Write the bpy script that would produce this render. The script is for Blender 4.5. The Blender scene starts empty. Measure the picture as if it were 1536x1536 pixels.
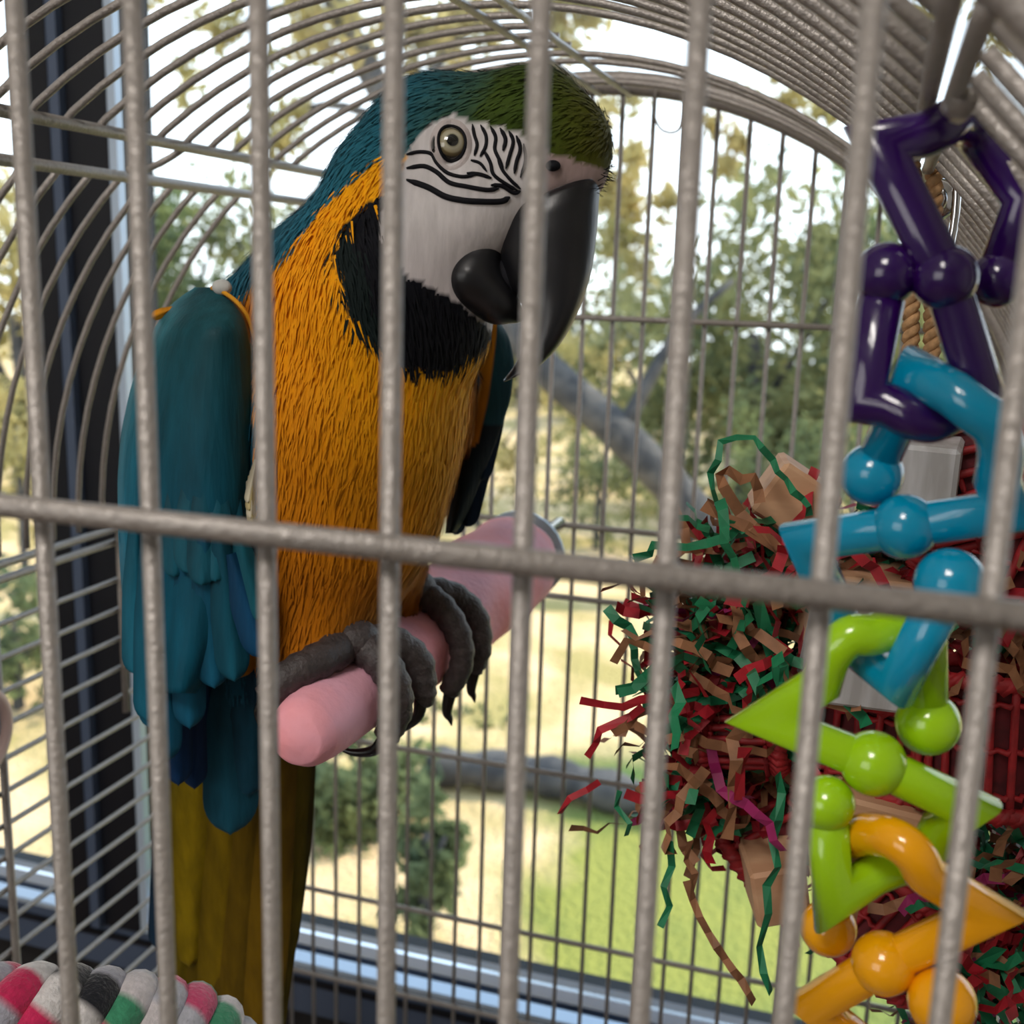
import bpy, math, random
import numpy as np
from mathutils import Vector, Matrix
from mathutils.bvhtree import BVHTree

# ------------------------------------------------------------------ camera
SC = bpy.context.scene
COL = SC.collection
CZ = 1.30                                   # camera height above the room floor
FPX = 1711.85
YAW, PIT, ROL = math.radians(17.52), math.radians(11.84), math.radians(1.743)
Fv = np.array([-math.sin(YAW)*math.cos(PIT), math.cos(YAW)*math.cos(PIT), -math.sin(PIT)])
R0 = np.array([math.cos(YAW), math.sin(YAW), 0.0])
U0 = np.cross(R0, Fv)
Rv = math.cos(ROL)*R0 + math.sin(ROL)*U0
Uv = -math.sin(ROL)*R0 + math.cos(ROL)*U0
EYE = np.array([0.0, 0.0, CZ])
cam = bpy.data.cameras.new('camera')
cam.sensor_width = 36.0
cam.lens = FPX/1536*36.0
cam.clip_start = 0.01
cam.dof.use_dof = True
cam.dof.focus_distance = 0.40
cam.dof.aperture_fstop = 15.0
co = bpy.data.objects.new('camera', cam)
COL.objects.link(co)
co.matrix_world = Matrix(((Rv[0], Uv[0], -Fv[0], EYE[0]), (Rv[1], Uv[1], -Fv[1], EYE[1]),
                          (Rv[2], Uv[2], -Fv[2], EYE[2]), (0, 0, 0, 1)))
SC.camera = co

# ------------------------------------------------------------------ world, sun, lamps, exposure
SC.view_settings.view_transform = 'Standard'
SC.view_settings.look = 'None'
SC.view_settings.gamma = 1.0
SC.view_settings.use_curve_mapping = False
SC.view_settings.exposure = 0.0
w = bpy.data.worlds.new('hazy_sky')
SC.world = w
w.use_nodes = True
nt = w.node_tree
bg = nt.nodes['Background']
geo = nt.nodes.new('ShaderNodeTexCoord')
sep = nt.nodes.new('ShaderNodeSeparateXYZ')
rmp = nt.nodes.new('ShaderNodeValToRGB')
nt.links.new(geo.outputs['Generated'], sep.inputs[0])
nt.links.new(sep.outputs['Z'], rmp.inputs[0])
nt.links.new(rmp.outputs[0], bg.inputs['Color'])
rmp.color_ramp.elements[0].position = 0.0
rmp.color_ramp.elements[0].color = (0.90, 0.95, 1.0, 1)
rmp.color_ramp.elements[1].position = 0.6
rmp.color_ramp.elements[1].color = (0.58, 0.77, 1.0, 1)
bg.inputs['Strength'].default_value = 2.6


def lamp(name, kind, loc, target, energy, color=(1, 1, 1), size=0.5, sizey=None):
    d = bpy.data.lights.new(name, kind)
    d.energy = energy
    d.color = color
    if kind == 'AREA':
        d.shape = 'RECTANGLE'
        d.size = size
        d.size_y = sizey or size
    if kind == 'SUN':
        d.angle = math.radians(0.6)
    o = bpy.data.objects.new(name, d)
    COL.objects.link(o)
    o.location = loc
    o.rotation_euler = (Vector(target)-Vector(loc)).to_track_quat('-Z', 'Y').to_euler()
    return o


lamp('sun', 'SUN', (8, 5, 9), (0, 0, 0), 6.2, (1.0, 0.88, 0.68))
lamp('ceiling_lamp', 'AREA', (-0.3, -0.9, 2.55), (-0.15, 0.3, 1.2), 20, (1.0, 0.94, 0.88), 0.5)
lamp('room_fill_light', 'AREA', (-1.5, -2.6, 1.7), (-0.1, 0.4, 1.2), 22, (1.0, 0.97, 0.94), 1.6, 1.4)  # unseen fill added behind the camera to brighten the cage front

# ------------------------------------------------------------------ helpers
rng = random.Random(7)
nrg = np.random.default_rng(7)


def ray(px, py):
    return Fv + Rv*(px-768)/FPX - Uv*(py-768)/FPX


def at(px, py, d):                           # point at camera depth d
    return EYE + ray(px, py)*d


def atY(px, py, Y):                          # point on the plane y = Y
    v = ray(px, py)
    return EYE + v*(Y/v[1])


def cs(px, py, d):                           # bird working frame: right, up, away
    return np.array([(px-768)/FPX*d, (768-py)/FPX*d, d])


def c2w(P):
    P = np.atleast_2d(P)
    return EYE + P[:, :1]*Rv + P[:, 1:2]*Uv + P[:, 2:3]*Fv


def link(name, me, parent=None, loc=None):
    o = bpy.data.objects.new(name, me)
    COL.objects.link(o)
    if parent is not None:
        o.parent = parent
    if loc is not None:
        o.location = loc
    return o


def empty(name, loc, label=None, cat=None, group=None, kind=None):
    o = bpy.data.objects.new(name, None)
    o.empty_display_size = 0.02
    COL.objects.link(o)
    o.location = loc
    tag(o, label, cat, group, kind)
    return o


def tag(o, label=None, cat=None, group=None, kind=None):
    if label: o['label'] = label
    if cat: o['category'] = cat
    if group: o['group'] = group
    if kind: o['kind'] = kind
    return o


class MB:
    def __init__(s):
        s.v = []; s.f = []; s.c = []; s.n = 0

    def add(s, v, f, col=None):
        v = np.asarray(v, float)
        s.v.append(v)
        s.f += [tuple(int(i)+s.n for i in q) for q in f]
        if col is not None:
            col = np.asarray(col, float)
            s.c.append(np.tile(col, (len(v), 1)) if col.ndim == 1 else col)
        s.n += len(v)
        return s

    def mesh(s, name, mat, off=(0, 0, 0), smooth=True):
        me = bpy.data.meshes.new(name)
        V = np.concatenate(s.v) - np.asarray(off, float)
        me.from_pydata(V.tolist(), [], s.f)
        if s.c:
            C = np.concatenate(s.c)
            a = me.color_attributes.new('col', 'FLOAT_COLOR', 'POINT')
            a.data.foreach_set('color', np.c_[C[:, :3], np.ones(len(C))].astype(np.float32).ravel())
        if smooth:
            me.polygons.foreach_set('use_smooth', np.ones(len(me.polygons), bool))
        me.materials.append(mat)
        me.update()
        return me

    def build(s, name, mat, parent=None, off=None, smooth=True):
        if off is None:
            off = np.array(parent.matrix_world.translation) if False else np.array(WL(parent)) if parent else np.zeros(3)
        return link(name, s.mesh(name, mat, off, smooth), parent)


def WL(o):                                   # world location of an unrotated parent chain
    p = Vector((0, 0, 0))
    while o is not None:
        p = p + Vector(o.location)
        o = o.parent
    return p


def norm(v):
    v = np.asarray(v, float)
    return v/(np.linalg.norm(v)+1e-12)


def tube(P, r, n=8, cap=True, closed=False):
    """swept circle with mitred corners"""
    P = np.asarray(P, float)
    m = len(P)
    r = np.broadcast_to(np.asarray(r, float), (m,))
    T = []
    for i in range(m):
        a = P[(i-1) % m] if (closed or i > 0) else None
        b = P[(i+1) % m] if (closed or i < m-1) else None
        if a is None: T.append((norm(b-P[i]), None))
        elif b is None: T.append((norm(P[i]-a), None))
        else: T.append((norm(P[i]-a), norm(b-P[i])))
    d0 = T[0][0]
    up = np.array([0, 0, 1.0]) if abs(d0[2]) < .9 else np.array([1.0, 0, 0])
    x = norm(np.cross(up, d0)); y = np.cross(d0, x)
    V = []
    ang = np.linspace(0, 2*np.pi, n, endpoint=False)
    cur = d0
    for i in range(m):
        t0, t1 = T[i]
        # rotate the frame from cur to t0
        ax = np.cross(cur, t0); s = np.linalg.norm(ax); c = cur@t0
        if s > 1e-9:
            q = Matrix.Rotation(math.atan2(s, c), 3, Vector(ax/s))
            x = np.array(q @ Vector(x)); y = np.array(q @ Vector(y))
        cur = t0
        ring = P[i] + r[i]*(np.cos(ang)[:, None]*x + np.sin(ang)[:, None]*y)
        if t1 is not None and (t0@t1) < .9999:
            b = norm(t0+t1) if np.linalg.norm(t0+t1) > 1e-3 else norm(np.cross(t0, [0.3, .5, .8]))
            # slide the ring along t0 on to the mitre plane
            den = max(t0@b, 0.50)
            k = ((P[i]-ring)@b)/den
            ring = ring + k[:, None]*t0
        V.append(ring)
    V = np.concatenate(V)
    F = []
    for i in range(m if closed else m-1):
        j = (i+1) % m
        for k in range(n):
            F.append((i*n+k, i*n+(k+1) % n, j*n+(k+1) % n, j*n+k))
    if cap and not closed:
        F.append(tuple(range(n-1, -1, -1)))
        F.append(tuple((m-1)*n+k for k in range(n)))
    return V, F


def ball(c, r, nu=24, nv=14, sc=(1, 1, 1)):
    V = [(0, 0, 1)]
    for i in range(1, nv):
        t = math.pi*i/nv
        for k in range(nu):
            a = 2*math.pi*k/nu
            V.append((math.sin(t)*math.cos(a), math.sin(t)*math.sin(a), math.cos(t)))
    V.append((0, 0, -1))
    F = [(0, 1+k, 1+(k+1) % nu) for k in range(nu)]
    for i in range(nv-2):
        for k in range(nu):
            a = 1+i*nu+k; b = 1+i*nu+(k+1) % nu
            F.append((a, a+nu, b+nu, b))
    L = len(V)-1
    F += [(L, 1+(nv-2)*nu+(k+1) % nu, 1+(nv-2)*nu+k) for k in range(nu)]
    return np.array(V)*r*np.array(sc)+np.asarray(c), F


def box(c, s, rot=None, bev=0.0):
    """box with chamfered edges"""
    s = np.asarray(s, float)/2
    if bev <= 0:
        V = np.array([(x, y, z) for x in (-1, 1) for y in (-1, 1) for z in (-1, 1)])*s
        F = [(0, 1, 3, 2), (4, 6, 7, 5), (0, 4, 5, 1), (2, 3, 7, 6), (0, 2, 6, 4), (1, 5, 7, 3)]
    else:
        V = []; idx = {}
        for x in (-1, 1):
            for y in (-1, 1):
                for z in (-1, 1):
                    for a in range(3):
                        p = np.array([x, y, z])*(s-bev); p[a] = (x, y, z)[a]*s[a]
                        idx[(x, y, z, a)] = len(V); V.append(p)
        V = np.array(V)
        F = []
        for a in range(3):
            b, c_ = (a+1) % 3, (a+2) % 3
            for sg in (-1, 1):
                q = []
                for (u, v) in ((-1, -1), (1, -1), (1, 1), (-1, 1)):
                    k = [0, 0, 0]; k[a] = sg; k[b] = u; k[c_] = v
                    q.append(idx[(*k, a)])
                F.append(tuple(q if sg > 0 else q[::-1]))
            for u in (-1, 1):
                for v in (-1, 1):
                    k0 = [0, 0, 0]; k1 = [0, 0, 0]
                    k0[a] = -1; k1[a] = 1
                    for k in (k0, k1): k[b] = u; k[c_] = v
                    q = [idx[(*k0, b)], idx[(*k1, b)], idx[(*k1, c_)], idx[(*k0, c_)]]
                    F.append(tuple(q if u*v > 0 else q[::-1]))
        for x in (-1, 1):
            for y in (-1, 1):
                for z in (-1, 1):
                    q = [idx[(x, y, z, a)] for a in range(3)]
                    F.append(tuple(q if x*y*z > 0 else q[::-1]))
    if rot is not None:
        V = V@np.array(rot).T
    return V+np.asarray(c), F


def spline(P, n):
    """Catmull-Rom through P with n samples per span"""
    P = np.asarray(P, float)
    Q = np.vstack([2*P[0]-P[1], P, 2*P[-1]-P[-2]])
    out = []
    for i in range(1, len(Q)-2):
        for t in np.arange(n)/n:
            a, b, c, d = Q[i-1:i+3]
            out.append(.5*((2*b)+(-a+c)*t+(2*a-5*b+4*c-d)*t*t+(-a+3*b-3*c+d)*t**3))
    out.append(P[-1])
    return np.array(out)


# ------------------------------------------------------------------ materials
def mat(name, col=(.5, .5, .5), rough=.5, metal=0.0, bump=0.0, bscale=100.0, var=0.0, vscale=30.0, col2=None,
        attr=False, spec=.5, sheen=0.0, stretch=None, coat=0.0, detail=3.0):
    m = bpy.data.materials.new(name)
    m.use_nodes = True
    t = m.node_tree
    b = t.nodes['Principled BSDF']
    b.inputs['Roughness'].default_value = rough
    b.inputs['Metallic'].default_value = metal
    b.inputs['Specular IOR Level'].default_value = spec
    b.inputs['Sheen Weight'].default_value = sheen
    b.inputs['Coat Weight'].default_value = coat
    b.inputs['Base Color'].default_value = (*col, 1)
    tc = t.nodes.new('ShaderNodeTexCoord')
    mp = t.nodes.new('ShaderNodeMapping')
    t.links.new(tc.outputs['Object'], mp.inputs[0])
    if stretch:
        mp.inputs['Scale'].default_value = stretch
    src = None
    if attr:
        a = t.nodes.new('ShaderNodeAttribute')
        a.attribute_name = 'col'
        src = a.outputs['Color']
    if var > 0 or col2 is not None:
        n = t.nodes.new('ShaderNodeTexNoise')
        n.inputs['Scale'].default_value = vscale
        n.inputs['Detail'].default_value = 4
        t.links.new(mp.outputs[0], n.inputs['Vector'])
        if col2 is not None:
            r = t.nodes.new('ShaderNodeValToRGB')
            r.color_ramp.elements[0].position = .38
            r.color_ramp.elements[1].position = .62
            r.color_ramp.elements[0].color = (*col, 1)
            r.color_ramp.elements[1].color = (*col2, 1)
            t.links.new(n.outputs['Fac'], r.inputs[0])
            src = r.outputs[0]
        else:
            mr = t.nodes.new('ShaderNodeMapRange')
            mr.inputs['From Min'].default_value = .3
            mr.inputs['From Max'].default_value = .7
            mr.inputs['To Min'].default_value = 1-var
            mr.inputs['To Max'].default_value = 1+var
            t.links.new(n.outputs['Fac'], mr.inputs[0])
            mx = t.nodes.new('ShaderNodeVectorMath')
            mx.operation = 'SCALE'
            if src is not None:
                t.links.new(src, mx.inputs[0])
            else:
                mx.inputs[0].default_value = col
            t.links.new(mr.outputs[0], mx.inputs['Scale'])
            src = mx.outputs[0]
    if src is not None:
        t.links.new(src, b.inputs['Base Color'])
    if bump > 0:
        n2 = t.nodes.new('ShaderNodeTexNoise')
        n2.inputs['Scale'].default_value = bscale
        n2.inputs['Detail'].default_value = detail
        t.links.new(mp.outputs[0], n2.inputs['Vector'])
        bp = t.nodes.new('ShaderNodeBump')
        bp.inputs['Strength'].default_value = bump
        bp.inputs['Distance'].default_value = 0.001
        t.links.new(n2.outputs['Fac'], bp.inputs['Height'])
        t.links.new(bp.outputs[0], b.inputs['Normal'])
    return m


M = {}
M['bar'] = mat('grey_hammered_powder_coat', (.295, .268, .248), .36, .25, bump=.55, bscale=700, var=.12, vscale=500)
M['frame_dark'] = mat('dark_bronze_aluminium', (.005, .006, .010), .45, .0, spec=.3)
M['frame_light'] = mat('pale_aluminium_strip', (.45, .55, .68), .3, .3)
M['frame_navy'] = mat('blue_grey_sill', (.060, .085, .14), .4)
M['wall'] = mat('off_white_wall_paint', (.62, .60, .57), .8, bump=.1, bscale=80)
M['wall_dark'] = mat('charcoal_wall_paint', (.006, .006, .008), .7, bump=.1, bscale=80)
M['floor'] = mat('brown_wood_floor', (.20, .13, .08), .4, var=.3, vscale=4, stretch=(1, 12, 1))
M['ceiling'] = mat('white_ceiling_paint', (.75, .74, .72), .9, bump=.1, bscale=60)
M['feather'] = mat('soft_body_plumage', rough=.75, attr=True, var=.12, vscale=260, bump=.2, bscale=520, stretch=(1, 1, .22), sheen=.05, spec=.12)
M['strand'] = mat('plumage_barbs', rough=.75, attr=True, sheen=.1, spec=.15)
M['wingf'] = mat('wing_plumage', rough=.55, attr=True, var=.25, vscale=170, bump=.35, bscale=520, stretch=(1, 1, .14), sheen=.0, spec=.14)
M['beak'] = mat('dark_horn', (.007, .007, .009), .36, bump=.15, bscale=180, stretch=(1, 1, .2), var=.4, vscale=70, spec=.5)
M['black_f'] = mat('black_face_feathers', (.004, .004, .007), .7, spec=.2)
M['foot'] = mat('scaly_dark_foot_skin', (.050, .040, .040), .55, bump=.7, bscale=620, var=.35, vscale=300)
M['claw'] = mat('black_claw', (.006, .006, .007), .25)
M['perch'] = mat('pink_concrete', (.92, .30, .30), .7, bump=.5, bscale=260, col2=(.86, .44, .56), vscale=14)
M['purple'] = mat('glossy_purple_plastic', (.022, .002, .075), .16, coat=.4, bump=.05, bscale=300)
M['blue'] = mat('glossy_blue_plastic', (.0, .27, .47), .16, coat=.4, bump=.05, bscale=300)
M['green'] = mat('glossy_lime_plastic', (.33, .60, .006), .16, coat=.4, bump=.05, bscale=300)
M['yellow'] = mat('glossy_yellow_plastic', (.88, .38, .002), .16, coat=.4, bump=.05, bscale=300)
M['p_red'] = mat('red_crinkle_paper', (.36, .008, .018), .55, var=.25, vscale=120)
M['p_green'] = mat('green_crinkle_paper', (.008, .17, .07), .55, var=.25, vscale=120)
M['p_brown'] = mat('brown_crinkle_paper', (.27, .12, .055), .65, var=.25, vscale=120)
M['p_pink'] = mat('magenta_crinkle_paper', (.26, .01, .09), .55, var=.2, vscale=120)
M['palm'] = mat('red_dyed_palm', (.30, .010, .014), .6, var=.35, vscale=160, bump=.3, bscale=400)
M['lining'] = mat('dark_red_palm_lining', (.10, .006, .010), .8, var=.4, vscale=200)
M['wood'] = mat('natural_pine', (.60, .36, .21), .6, col2=(.50, .27, .15), vscale=60, stretch=(.25, 1.6, 1.6), bump=.2, bscale=200)
M['wood_w'] = mat('whitewashed_wood', (.52, .52, .54), .6, col2=(.36, .35, .35), vscale=90, stretch=(1.6, 1.6, .15), bump=.25, bscale=200)
M['jute'] = mat('tan_jute_rope', (.42, .24, .11), .8, bump=.6, bscale=500, var=.3, vscale=300)
M['cotton'] = mat('fuzzy_cotton_rope', rough=.9, attr=True, var=.15, vscale=350, bump=.8, bscale=600, sheen=.4, spec=.1)
M['steel'] = mat('polished_steel', (.62, .62, .64), .15, 1.0)
M['disc'] = mat('pale_pink_plastic', (.62, .45, .42), .35)
M['disc_in'] = mat('pale_blue_plastic', (.45, .52, .62), .3)
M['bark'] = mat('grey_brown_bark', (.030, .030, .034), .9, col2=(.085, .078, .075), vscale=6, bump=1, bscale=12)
M['lawn'] = mat('lawn_grass', (.11, .16, .05), .9, col2=(.27, .26, .065), vscale=.5, bump=1, bscale=30)
M['straw'] = mat('dry_straw_ground', (.56, .39, .22), .9, col2=(.27, .22, .09), vscale=1.3, bump=1, bscale=20)
M['stone'] = mat('dark_kerb_stone', (.07, .07, .08), .9, var=.4, vscale=5)


def leafmat(name, c1, c2, trans=.5):
    m = bpy.data.materials.new(name)
    m.use_nodes = True
    t = m.node_tree
    t.nodes.remove(t.nodes['Principled BSDF'])
    out = t.nodes['Material Output']
    oi = t.nodes.new('ShaderNodeTexCoord')
    n = t.nodes.new('ShaderNodeTexNoise')
    n.inputs['Scale'].default_value = 1.2
    n.inputs['Detail'].default_value = 5
    t.links.new(oi.outputs['Object'], n.inputs['Vector'])
    r = t.nodes.new('ShaderNodeValToRGB')
    r.color_ramp.elements[0].position = .35
    r.color_ramp.elements[1].position = .65
    r.color_ramp.elements[0].color = (*c1, 1)
    r.color_ramp.elements[1].color = (*c2, 1)
    t.links.new(n.outputs['Fac'], r.inputs[0])
    d = t.nodes.new('ShaderNodeBsdfDiffuse')
    tr = t.nodes.new('ShaderNodeBsdfTranslucent')
    mx = t.nodes.new('ShaderNodeMixShader')
    mx.inputs[0].default_value = trans
    t.links.new(r.outputs[0], d.inputs['Color'])
    t.links.new(r.outputs[0], tr.inputs['Color'])
    t.links.new(d.outputs[0], mx.inputs[1])
    t.links.new(tr.outputs[0], mx.inputs[2])
    t.links.new(mx.outputs[0], out.inputs['Surface'])
    return m


M['leaf'] = leafmat('olive_green_leaves', (.12, .145, .08), (.30, .29, .125))
M['leaf_y'] = leafmat('yellow_green_leaves', (.32, .29, .12), (.52, .42, .19))
M['leaf_d'] = leafmat('dark_green_leaves', (.08, .115, .075), (.21, .24, .10))


def glassmat():
    m = bpy.data.materials.new('clear_window_glass')
    m.use_nodes = True
    t = m.node_tree
    t.nodes.remove(t.nodes['Principled BSDF'])
    out = t.nodes['Material Output']
    a = t.nodes.new('ShaderNodeBsdfTransparent')
    a.inputs['Color'].default_value = (.96, .98, .98, 1)
    g = t.nodes.new('ShaderNodeBsdfGlossy')
    g.inputs['Roughness'].default_value = 0.0
    fr = t.nodes.new('ShaderNodeFresnel')
    fr.inputs['IOR'].default_value = 1.2
    mx = t.nodes.new('ShaderNodeMixShader')
    t.links.new(fr.outputs[0], mx.inputs[0])
    t.links.new(a.outputs[0], mx.inputs[1])
    t.links.new(g.outputs[0], mx.inputs[2])
    t.links.new(mx.outputs[0], out.inputs['Surface'])
    return m


M['glass'] = glassmat()

# ------------------------------------------------------------------ the room
YW = 0.95                                    # inner face of the window wall


def struct(name, parts, m, parent=None, kind='structure'):
    mb = MB()
    for c, s in parts:
        mb.add(*box(c, s))
    o = mb.build(name, m, parent, smooth=False)
    if parent is None:
        o['kind'] = kind
    return o


XA, XB, YA, ZC = -2.6, 1.9, -3.0, 2.7
WT, SILL = 2.02, CZ-0.72                      # window head and sill heights
struct('floor', [(((XA+XB)/2, (YA+YW)/2, -.03), (XB-XA+.3, YW-YA+.3, .06))], M['floor'])
struct('ceiling', [(((XA+XB)/2, (YA+YW)/2+.35, ZC+.03), (XB-XA+.3, YW-YA+.9, .06))], M['ceiling'])
struct('wall_left', [((XA-.06, (YA+YW)/2, ZC/2), (.12, YW-YA, ZC))], M['wall'])
struct('wall_right', [((XB+.06, (YA+YW)/2, ZC/2), (.12, YW-YA, ZC))], M['wall'])
struct('wall_rear', [(((XA+XB)/2, YA-.06, ZC/2), (XB-XA+.24, .12, ZC))], M['wall'])
struct('wall_window_side', [(((XA+XB)/2, YW+.10, (SILL-.05)/2), (XB-XA+.24, .16, SILL-.05))], M['wall_dark'])
struct('wall_window_head', [(((XA+XB)/2, YW+.10, (WT+ZC)/2), (XB-XA+.24, .16, ZC-WT))], M['wall'])
struct('sun_blocker_1', [(((XA+XB)/2, YW+.60, WT+.10), (XB-XA+.5, 1.0, .08))], M['frame_dark'])   # unseen overhang added to keep the sun off the cage
win = empty('window_1', (-0.75, YW+.05, SILL), kind='structure')
ws = MB()
ws.add([(x, y, CZ+z) for x in (XA, XB) for y, z in ((YW+.012, -.693), (YW+.11, -.735), (YW+.11, -.765), (YW+.012, -.765))], [(0, 1, 5, 4), (1, 2, 6, 5), (2, 3, 7, 6), (3, 0, 4, 7), (0, 3, 2, 1), (4, 5, 6, 7)])
ws.build('window_sill', M['frame_navy'], win, smooth=False)
struct('sill_strip', [((-.35, YW-.006, CZ-.697), (4.5, .018, .006))], M['frame_light'], win)
struct('sill_apron', [((-.35, YW-.004, CZ-.727), (4.5, .016, .054))], M['frame_navy'], win)
struct('sill_groove', [((-.35, YW-.0135, CZ-.716), (4.5, .004, .006))], M['frame_dark'], win)
struct('mullion', [((-.747, YW+.015, (CZ-.70+WT)/2), (.104, .07, WT-CZ+.70)), ((-.765, YW-.024, (CZ-.70+WT)/2), (.03, .012, WT-CZ+.70))], M['frame_dark'], win)
struct('mullion_cover', [((-.745, YW-.022, (CZ-.70+WT)/2), (.012, .014, WT-CZ+.70))], M['frame_navy'], win)
struct('glazing_bead', [((-.690, YW-.014, (CZ-.70+WT)/2), (.009, .010, WT-CZ+.70))], M['frame_light'], win)
struct('frame_head', [((-.35, YW+.03, WT-.03), (4.5, .08, .06))], M['frame_dark'], win)
for sx in (XA+.03, XB-.03):
    struct('frame_jamb', [((sx, YW+.03, (CZ-.65+WT)/2), (.06, .08, WT-CZ+.65))], M['frame_dark'], win)
for x0, x1 in ((XA+.06, -.80), (-.70, XB-.06)):
    struct('pane', [(((x0+x1)/2, YW+.03, (CZ-.69+WT-.06)/2), (x1-x0, .005, WT-.06-CZ+.69))], M['glass'], win)

# ------------------------------------------------------------------ outdoors
def ground_mat():
    """green lawn near the house turning into dry straw"""
    m = bpy.data.materials.new('lawn_and_dry_straw')
    m.use_nodes = True
    t = m.node_tree
    b = t.nodes['Principled BSDF']
    b.inputs['Roughness'].default_value = .9
    b.inputs['Specular IOR Level'].default_value = .1
    tc = t.nodes.new('ShaderNodeTexCoord')

    def noise(scale, detail=4):
        n = t.nodes.new('ShaderNodeTexNoise')
        n.inputs['Scale'].default_value = scale
        n.inputs['Detail'].default_value = detail
        t.links.new(tc.outputs['Object'], n.inputs['Vector'])
        return n.outputs['Fac']

    def ramp(f, c1, c2):
        r = t.nodes.new('ShaderNodeValToRGB')
        r.color_ramp.elements[0].position = .38
        r.color_ramp.elements[1].position = .62
        r.color_ramp.elements[0].color = (*c1, 1)
        r.color_ramp.elements[1].color = (*c2, 1)
        t.links.new(f, r.inputs[0])
        return r.outputs[0]

    def math_(op, a_, b_):
        q = t.nodes.new('ShaderNodeMath')
        q.operation = op
        for k, v in enumerate((a_, b_)):
            if isinstance(v, float):
                q.inputs[k].default_value = v
            else:
                t.links.new(v, q.inputs[k])
        return q.outputs[0]
    sp = t.nodes.new('ShaderNodeSeparateXYZ')
    t.links.new(tc.outputs['Object'], sp.inputs[0])
    nz = math_('MULTIPLY', math_('SUBTRACT', noise(1.1), .5), 2.4)
    m1 = math_('ADD', math_('ADD', sp.outputs['X'], math_('MULTIPLY', sp.outputs['Y'], .2)), .75)
    m1 = math_('MULTIPLY', math_('ADD', m1, nz), 1.6)
    m2 = math_('MULTIPLY', math_('ADD', math_('SUBTRACT', 8.3, sp.outputs['Y']), nz), 1.6)
    f = math_('MINIMUM', m1, m2)
    cl_ = t.nodes.new('ShaderNodeClamp')
    t.links.new(f, cl_.inputs[0])
    mx = t.nodes.new('ShaderNodeMix')
    mx.data_type = 'RGBA'
    t.links.new(cl_.outputs[0], mx.inputs[0])
    t.links.new(ramp(noise(1.3), (.74, .52, .30), (.38, .30, .12)), mx.inputs[6])
    t.links.new(ramp(noise(.6), (.095, .145, .045), (.25, .25, .06)), mx.inputs[7])
    t.links.new(mx.outputs[2], b.inputs['Base Color'])
    bp = t.nodes.new('ShaderNodeBump')
    bp.inputs['Distance'].default_value = .05
    t.links.new(noise(25), bp.inputs['Height'])
    t.links.new(bp.outputs[0], b.inputs['Normal'])
    return m


GZ = CZ-3.5
gx = MB()
NX, NY = 150, 120
xs = np.r_[np.linspace(-40, -8, 30), np.linspace(-7.8, 4, 90), np.linspace(4.5, 25, 30)]; ys = np.r_[np.linspace(1.3, 14, 85), np.linspace(14.5, 48, 35)]
gv = np.array([(x, y, GZ+.12*math.sin(x*.5+1)*math.sin(y*.4)-(0.0 if y > 2 else .3)) for y in ys for x in xs])
gf = [(j*NX+i, j*NX+i+1, (j+1)*NX+i+1, (j+1)*NX+i) for j in range(NY-1) for i in range(NX-1)]
o = MB().add(gv, gf).build('ground', ground_mat())
tag(o, kind='structure')


def leaves(center, rad, n, size, rs, clump=7, hollow=.35):
    """leaf blades gathered in clumps inside an ellipsoid"""
    c = np.asarray(center); rad = np.asarray(rad)
    nc = max(4, n//60)
    d = rs.normal(size=(nc, 3)); d /= np.linalg.norm(d, axis=1)[:, None]
    cc = d*(hollow+(1-hollow)*rs.random((nc, 1))**.6)*rad
    k = rs.integers(0, nc, n)
    p = c+cc[k]+rs.normal(size=(n, 3))*rad.mean()/clump
    a = rs.normal(size=(n, 3)); a /= np.linalg.norm(a, axis=1)[:, None]
    b = np.cross(a, rs.normal(size=(n, 3))); b /= np.linalg.norm(b, axis=1)[:, None]
    s = size*(.6+.8*rs.random((n, 1)))
    V = np.stack([p-a*s, p+b*s*.42, p+a*s, p-b*s*.42], 1).reshape(-1, 3)
    F = [(4*i, 4*i+1, 4*i+2, 4*i+3) for i in range(n)]
    return V, F


def tree(name, label, base, trunk, branches, crowns, lm, cat='tree', group=None):
    rs = np.random.default_rng(rng.randrange(10**6))
    t = empty(name, base, label, cat, group)
    MB().add(*tube(spline(trunk[0], 5), np.interp(np.linspace(0, 1, 5*(len(trunk[0])-1)+1), np.linspace(0, 1, len(trunk[1])), trunk[1]), 10)).build('trunk', M['bark'], t)
    for P, r in branches:
        MB().add(*tube(spline(P, 4), np.interp(np.linspace(0, 1, 4*(len(P)-1)+1), [0, 1], r), 7)).build('branch', M['bark'], t)
    mb = MB()
    for (c, rad, n, size) in crowns:
        mb.add(*leaves(c, rad, n, size, rs))
    o = mb.build('foliage', lm, t, smooth=False)
    o['kind'] = 'stuff'
    return t


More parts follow.
